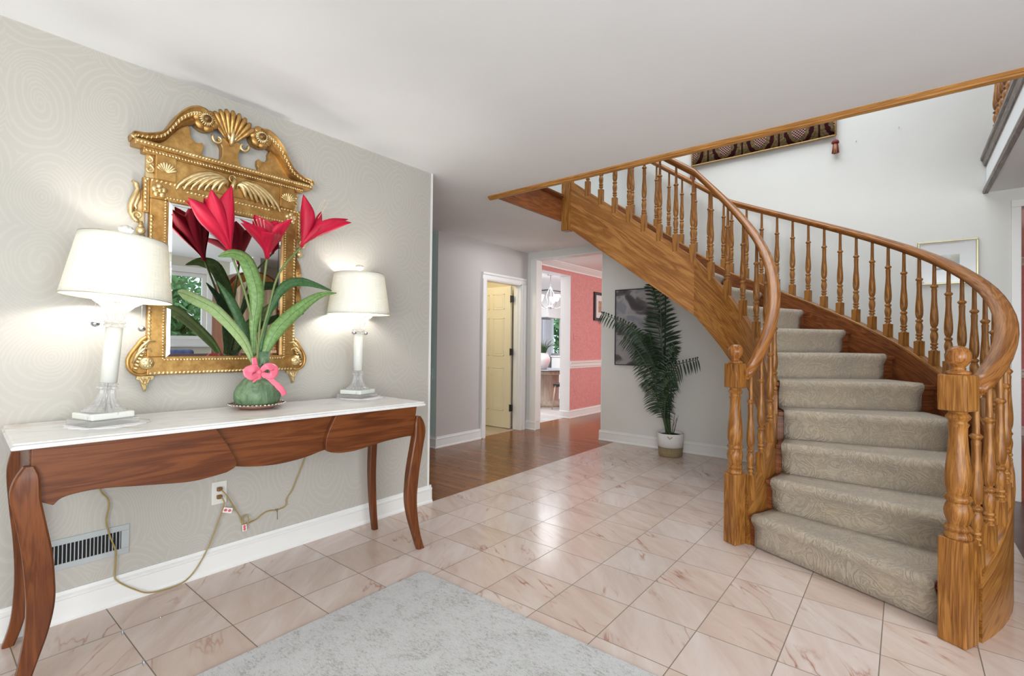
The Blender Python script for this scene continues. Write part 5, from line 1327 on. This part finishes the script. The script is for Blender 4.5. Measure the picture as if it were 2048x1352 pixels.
frond(F([(.535, .21), (.480, .60), (.485, .89), (.560, 1.11), (.600, 1.19)], [0.0, -.02, -.06, -.08, -.08]), 0.42, 0.21, 0.2, w=0.016, lift=0.5, ns=0.018)
frond(F([(.520, .21), (.478, .45), (.470, .62), (.520, .76), (.600, .84)], [-0.02, -.06, -.10, -.15, -.17]), 0.38, 0.18, 0.35, w=0.014, lift=0.3, ns=0.018)
frond(F([(.500, .21), (.466, .42), (.420, .60), (.350, .73), (.290, .80)], [-0.02, -.06, -.11, -.15, -.17]), 0.38, 0.17, 0.4, w=0.014, lift=0.3, ns=0.018)
frond(F([(.545, .21), (.500, .35), (.505, .53), (.540, .66), (.60, .70)], [-0.03, -.07, -.11, -.14, -.15]), 0.40, 0.15, 0.4, w=0.013, lift=0.3, ns=0.018)
frond(F([(.510, .21), (.450, .60), (.400, .90), (.350, 1.15), (.300, 1.33)], [0.0, -.02, -.04, -.06, -.06]), 0.5, 0.12, 0.35, w=0.014, lift=0.5, ns=0.02)
for k in range(9):
    a = k*0.7; strip([(PC[0]+0.03*math.cos(a), PC[1]+0.03*math.sin(a), 0.22), (PC[0]+0.055*math.cos(a), PC[1]+0.055*math.sin(a), 0.33), (PC[0]+(0.07+0.02*(k % 3))*math.cos(a), PC[1]+0.07*math.sin(a), 0.42+0.02*(k % 4))], [0.018, 0.014, 0.002], 'palm_leaf', 'base_sprout', palm)

def framed(name, label, org, nrm, w, h, fw, fmat, mat_w, pic_mat, scale=1.0, depth=0.02, glaze=True, pic=None):
    t = thing(name, label, 'picture', org, math.atan2(nrm[1], nrm[0]))
    f = MB(); hollow(f, -w/2, w/2, -h/2, h/2, -w/2+fw, w/2-fw, -h/2+fw, h/2-fw, 0.0005, depth); f.build('picture_frame', fmat, t, bevel=min(0.003, fw*0.3))
    if mat_w: MB().box((0.001, -w/2+fw*0.5, -h/2+fw*0.5), (depth*0.5, w/2-fw*0.5, h/2-fw*0.5)).build('mat_board', 'print_mat', t)
    pw, ph = pic or (w-2*fw-2*mat_w, h-2*fw-2*mat_w); x = depth*0.5+0.0006
    mb = MB(); mb.add([(x, -pw/2, -ph/2), (x, pw/2, -ph/2), (x, pw/2, ph/2), (x, -pw/2, ph/2), (0.001, -pw/2, -ph/2), (0.001, pw/2, -ph/2), (0.001, pw/2, ph/2), (0.001, -pw/2, ph/2)], [(0, 1, 2, 3), (7, 6, 5, 4), (0, 4, 5, 1), (1, 5, 6, 2), (2, 6, 7, 3), (3, 7, 4, 0)],
                      [((p[0])*scale, (p[1]+0.5*ph)*scale, 0) for p in [(-pw/2, -ph/2), (pw/2, -ph/2), (pw/2, ph/2), (-pw/2, ph/2)]*2])
    mb.build('print', pic_mat, t)
    if glaze: MB().box((depth*0.75, -w/2+fw*0.7, -h/2+fw*0.7), (depth*0.75+0.001, w/2-fw*0.7, h/2-fw*0.7)).build('glass_pane', 'pane', t)
    return t
framed('abstract_picture', 'abstract grey and white print in thin black frame behind the palm', (0.045, BY, 1.412), (0, -1), 0.64, 0.925, 0.010, 'charcoal_frame', 0, 'abstract_print', 2.4, 0.025, False)
framed('gold_framed_picture', 'small landscape print with wide mat in gold frame above the handrail', (2.792, BY, 1.928), (0, -1), 0.385, 0.372, 0.015, 'pewter_gold', 0.1, 'landscape_print', 1.0, 0.02, True, pic=(0.155, 0.125))
framed('dark_framed_picture', 'sepia print with white mat in dark frame on the coral wall', (PX, 7.165, 1.865), (1, 0), 0.47, 0.50, 0.05, 'charcoal_frame', 0.1, 'sepia_print', 1.0, 0.03, False)
tp = thing('wall_tapestry', 'brown woven tapestry with pine cone medallions high on the stairwell wall', 'tapestry', (0.659, BY-0.02, 3.20), world=True)
def tfn(u, v):
    x = 0.659+1.342*u; z = 3.200+1.15*v; return (x, BY-0.022-0.012*(1-v)-0.003*math.sin(u*14), z), (1.342*u+0.17, 1.15*v, 0)
MB().grid(tfn, 40, 12).build('woven_cloth', 'tapestry', tp, solid=0.006)
eg = MB().tube([tfn(u/40, 0)[0] for u in range(41)], 0.009, 7).tube([tfn(0, v/6)[0] for v in range(7)], 0.008, 7).tube([tfn(1, v/6)[0] for v in range(7)], 0.008, 7)
eg.build('rope_border', 'rope_gold', tp)
for x, z in ((0.745, 3.235), (1.02, 3.23), (1.335, 3.235), (1.915, 3.262)):
    MB().lathe([(0.011, 0), (0.010, 0.003), (0.002, 0.005)], (0, 0, 0), 12, axis='y').build('round_stud', 'steel', tp).location = (x-0.659, -0.022, z-3.20)
for i, (x, z, lb) in enumerate(((2.000, 3.175, 'right'), (0.668, 3.190, 'left'))):
    tz = thing('tassel', 'red and gold tassel hanging from the lower %s corner of the tapestry' % lb, 'tassel', (x, BY-0.024, z), world=True, group='tapestry tassels')
    MB().tube([(x, BY-0.032, z+0.012), (x, BY-0.030, z-0.02)], 0.0025, 6).build('cord_loop', 'rope_gold', tz)
    MB().lathe([(0.008, z-0.018), (0.022, z-0.026), (0.030, z-0.040), (0.028, z-0.052), (0.020, z-0.056)], (x, BY-0.036, 0), 14, flute=0.2).build('tassel_head', 'tassel_red', tz)
    for k in range(10):
        a = 2*PI*k/10; MB().tube([(x+0.016*math.cos(a), BY-0.036+0.014*math.sin(a), z-0.054), (x+0.024*math.cos(a), BY-0.036+0.018*math.sin(a), z-0.145)], [0.005, 0.007], 6).build('tassel_strand', 'tassel_gold' if k % 3 else 'tassel_red', tz)
for x, z in ((2.16, 3.115), (2.47, 3.16)):
    o = MB().tube([(x, BY, z), (x, BY-0.012, z+0.003), (x-0.002, BY-0.014, z-0.012)], 0.0018, 6).build('picture_hook', 'steel'); tag(o, 'small bare hook left in the stairwell wall %s' % ('nearer the tapestry' if x < 2.3 else 'farther right of the tapestry'), 'hook', 'bare hooks in the stairwell wall')
# upstairs balustrade on the balcony edge
up_ = thing('balcony_balustrade', 'oak balustrade seen at the edge of the upper balcony', 'balustrade', (3.085, 3.9, H+0.30), world=True)
MB().box((3.05, 2.66, H+0.262), (3.12, BY-0.02, H+0.30), 'y').build('base_rail', 'oak', up_)
for k in range(14):
    y = 4.80-0.155*k
    o = bal0.copy(); COL.objects.link(o); o.parent = up_; o.name = 'upper_baluster'; o.location = (0.0, y-3.9, 0.05); o.rotation_euler = (0, 0, 0); o.scale = (1.4, 1.4, 1.0)
rr_ = MB().sweep([Vector((3.085, 2.66, H+1.05)), Vector((3.085, BY-0.02, H+1.05))], RP, [(Vector((1, 0, 0)), Vector((0, 0, 1)))]*2)
rr_.build('handrail', 'oak_rail', up_)

# ================================================================== KITCHEN BEYOND
kt = thing('kitchen_table', 'pale wood drum pedestal table with dark glass top in the kitchen', 'table', (-2.98, 7.35, 0))
MB().lathe([(0.46, 0.690), (0.46, 0.705), (0.002, 0.705)], (0, 0, 0), 48).build('table_top', 'steel', kt, bevel=0.002)
MB().lathe([(0.27, 0.600), (0.29, 0.62), (0.29, 0.685), (0.002, 0.689)], (0, 0, 0), 40).build('apron', 'pale_wood', kt)
MB().lathe([(0.38, 0.0), (0.38, 0.04), (0.35, 0.06), (0.34, 0.10), (0.25, 0.12), (0.25, 0.60)], (0, 0, 0), 40).build('drum_pedestal', 'pale_wood', kt)
vs_ = thing('white_vase', 'white ribbed vase holding green grass on the kitchen table', 'vase', (-2.95, 7.20, 0.7055))
MB().lathe([(0.055, 0), (0.07, 0.01), (0.11, 0.10), (0.135, 0.17), (0.13, 0.22), (0.10, 0.28), (0.085, 0.30), (0.09, 0.315), (0.08, 0.31), (0.06, 0.26), (0.002, 0.2)], (0, 0, 0), 28, flute=0.03).build('vase_body', 'white_ceramic', vs_)
gp = thing('grass_plant', 'spiky green grass plant in the white kitchen vase', 'plant', (-2.95, 7.20, 0.91))
for k in range(34):
    a = random.uniform(0, 2*PI); r = random.uniform(0.06, 0.26); h = random.uniform(0.2, 0.34)
    strip([(0.02*math.cos(a), 0.02*math.sin(a), 0.02), (r*0.4*math.cos(a), r*0.4*math.sin(a), 0.11+h*0.5), (r*math.cos(a), r*math.sin(a), h+0.06)], [0.012, 0.014, 0.002], 'silk_leaf_dark', 'blade', gp)
def stool(x, y, rz, label):
    t = thing('kitchen_stool', label, 'stool', (x, y, 0), rz, 'wood legged stools at the kitchen table')
    MB().box((-0.21, -0.2, 0.44), (0.21, 0.2, 0.475)).build('seat', 'black_seat', t, bevel=0.012)
    for sx in (-1, 1):
        for sy in (-1, 1): MB().tube([(sx*0.17, sy*0.16, 0.44), (sx*0.215, sy*0.205, 0.002)], [0.020, 0.012], 10).build('leg', 'pale_wood', t)
        MB().box((sx*0.19-0.02, sy*0.0-0.17, 0.40), (sx*0.19+0.02, 0.17, 0.445)).build('rail', 'black_seat', t)
    return t
stool(-3.01, 6.70, 0.0, 'black seated stool with pale wood legs, left in front of the kitchen table')
stool(-2.33, 7.10, 0.15, 'black seated stool with pale wood legs, right beside the kitchen table pedestal')
ch = thing('chandelier', 'silver chandelier with frosted glass cups hanging in the kitchen', 'chandelier', (-2.87, 7.30, 2.556))
MB().lathe([(0.06, -0.02), (0.065, -0.004), (0.065, 0.0)], (0, 0, 0), 20).build('canopy', 'chrome', ch)
MB().tube([(0, 0, -0.02), (0, 0, -0.24)], 0.006, 8).build('chain', 'chrome', ch)
for k in range(4):
    a = PI/4+k*PI/2; MB().tube(spline([(0, 0, -0.24), (0.075*math.cos(a), 0.075*math.sin(a), -0.42), (0.06*math.cos(a), 0.06*math.sin(a), -0.52), (0.02*math.cos(a), 0.02*math.sin(a), -0.64)], 5), 0.007, 6).build('body_strap', 'chrome', ch)
MB().sphere((0, 0, -0.64), 0.045, 14, 8, (1, 1, 1)).build('hub', 'chrome', ch)
for k in range(5):
    a = 0.75+k*2*PI/5; c, s = math.cos(a), math.sin(a)
    ar = part(MB().tube(spline([(0.03*c, 0.03*s, -0.63), (0.12*c, 0.12*s, -0.67), (0.22*c, 0.22*s, -0.62), (0.26*c, 0.26*s, -0.55)], 5), 0.007, 7).build('arm', 'chrome', ch))
    MB().lathe([(0.025, -0.55), (0.045, -0.52), (0.060, -0.46), (0.068, -0.42), (0.064, -0.42), (0.04, -0.5)], (0.26*c, 0.26*s, 0), 18).build('glass_cup', 'lit_glass', ar)
fg = thing('refrigerator', 'steel refrigerator against the far kitchen wall', 'refrigerator', (-4.87, 9.69, 0))
MB().box((-0.45, -0.35, 0.001), (0.45, -0.05, 1.80)).build('fridge_body', 'steel', fg, bevel=0.01)
for x0 in (-0.445, 0.005): 
    d = part(MB().box((x0, -0.40, 0.70), (x0+0.44, -0.352, 1.79)).build('fridge_door', 'steel', fg, bevel=0.01))
    MB().tube([(x0+(0.40 if x0 < 0 else 0.04), -0.43, 0.85), (x0+(0.40 if x0 < 0 else 0.04), -0.43, 1.65)], 0.012, 8).build('fridge_handle', 'chrome', d)
MB().box((-0.445, -0.40, 0.05), (0.445, -0.352, 0.69)).build('freezer_drawer', 'steel', fg, bevel=0.01)
cbn = thing('wall_cabinet', 'white kitchen cabinet above the refrigerator', 'cabinet', (-4.92, 9.80, 1.86))
MB().box((-0.5, -0.30, 0.0), (0.5, 0.38, 0.68)).build('cabinet_box', 'white_trim', cbn)
for x0 in (-0.49, 0.005): MB().box((x0, -0.322, 0.01), (x0+0.485, -0.302, 0.67)).build('cabinet_door', 'white_trim', cbn, bevel=0.004)
lc = thing('base_cabinet', 'white kitchen base cabinet below the far window', 'cabinet', (-4.0, 9.85, 0))
MB().box((-0.36, -0.28, 0.001), (1.9, 0.33, 0.87)).build('cabinet_box', 'white_trim', lc)
MB().box((-0.38, -0.31, 0.872), (1.91, 0.33, 0.905)).build('worktop', 'white_marble', lc, bevel=0.004)
for k in range(4): MB().box((-0.35+k*0.54, -0.302, 0.10), (-0.35+k*0.54+0.53, -0.283, 0.85)).build('cabinet_door', 'white_trim', lc, bevel=0.004)

# ================================================================== ROOM SEEN IN THE MIRROR
ac_ = thing('arched_cabinet', 'tall arched wooden cabinet with curtained door, reflected in the mirror', 'cabinet', (4.55, 2.62, 0), D2(180))
arch = [(-0.42, 0.0), (-0.42, 1.85)]+[(-0.42*math.cos(a*PI/14), 1.85+0.36*math.sin(a*PI/14)) for a in range(1, 14)]+[(0.42, 1.85), (0.42, 0.0)]
MB().prism(arch, -0.22, 0.20, 'yz', 'z').build('cabinet_body', 'cherry', ac_, bevel=0.005)
arch2 = [(y*0.88, z*0.98+0.02) for y, z in arch]; arch3 = [(y*0.72, z*0.955+0.06) for y, z in arch]
MB().prism(arch2, 0.20, 0.222, 'yz', 'z').build('cabinet_door', 'oak', ac_, bevel=0.004)
def cfn(u, v):
    y = -0.29+0.58*u; zt = 1.80+0.28*math.sqrt(max(0, 1-(y/0.30)**2)); return (0.232+0.008*math.sin(u*44), y, 0.25+(zt-0.25)*v), (y, v, 0)
MB().grid(cfn, 90, 6).build('pleated_curtain', 'curtain_fabric', ac_, solid=0.002)
ar = thing('blue_armchair', 'blue upholstered chair below the reflected window', 'chair', (4.75, 1.75, 0), D2(180))
MB().box((-0.3, -0.32, 0.16), (0.32, 0.32, 0.46)).build('seat', 'blue_fabric', ar, bevel=0.04, seg=3)
MB().box((-0.38, -0.32, 0.20), (-0.26, 0.32, 1.06)).build('backrest', 'blue_fabric', ar, bevel=0.04, seg=3)
for sx in (-0.3, 0.26):
    for sy in (-0.27, 0.27): MB().lathe([(0.016, 0.0), (0.026, 0.17)], (sx, sy, 0), 10).build('leg', 'cherry', ar)
for i, (x, y, z, r) in enumerate(((8.3, 2.0, 1.4, 1.3), (8.8, 5.4, 1.9, 1.5), (13.2, 3.4, 2.8, 2.4), (-5.0, 12.8, 1.6, 1.4))):
    t = thing('garden_tree', 'leafy green tree outside the %s window' % ('kitchen' if x < 0 else 'living room') if i in (3,) else 'leafy green tree outside the living room window, %s' % ('nearest the house', 'farthest along the wall', 'tallest of the three')[i], 'tree', (x, y, -0.2), world=False, group='trees outside the living room window' if x > 0 else None)
    MB().tube([(0, 0, 0), (0.05, 0.02, z*0.6), (0, 0, z+0.2)], [0.12, 0.09, 0.04], 8).build('trunk', 'palm_stem', t)
    fo = MB()
    for k in range(2600):
        a = random.uniform(0, 2*PI); c = random.uniform(-1, 1); rr = r*random.uniform(0.55, 1.0); sn_ = math.sqrt(1-c*c)
        p = Vector((rr*sn_*math.cos(a), rr*sn_*math.sin(a), z+0.2+rr*c)); e = Vector((random.uniform(-1, 1), random.uniform(-1, 1), random.uniform(-1, 1))).normalized(); g = e.orthogonal().normalized(); s_ = random.uniform(0.08, 0.16)
        fo.add([p-e*s_, p+g*s_*0.5, p+e*s_, p-g*s_*0.5], [(0, 1, 2, 3)])
    fo.build('foliage', 'tree_foliage', t)
struct('ground', MB().box((-14, -10, -0.5), (16, 22, -0.25)), 'tree_foliage')
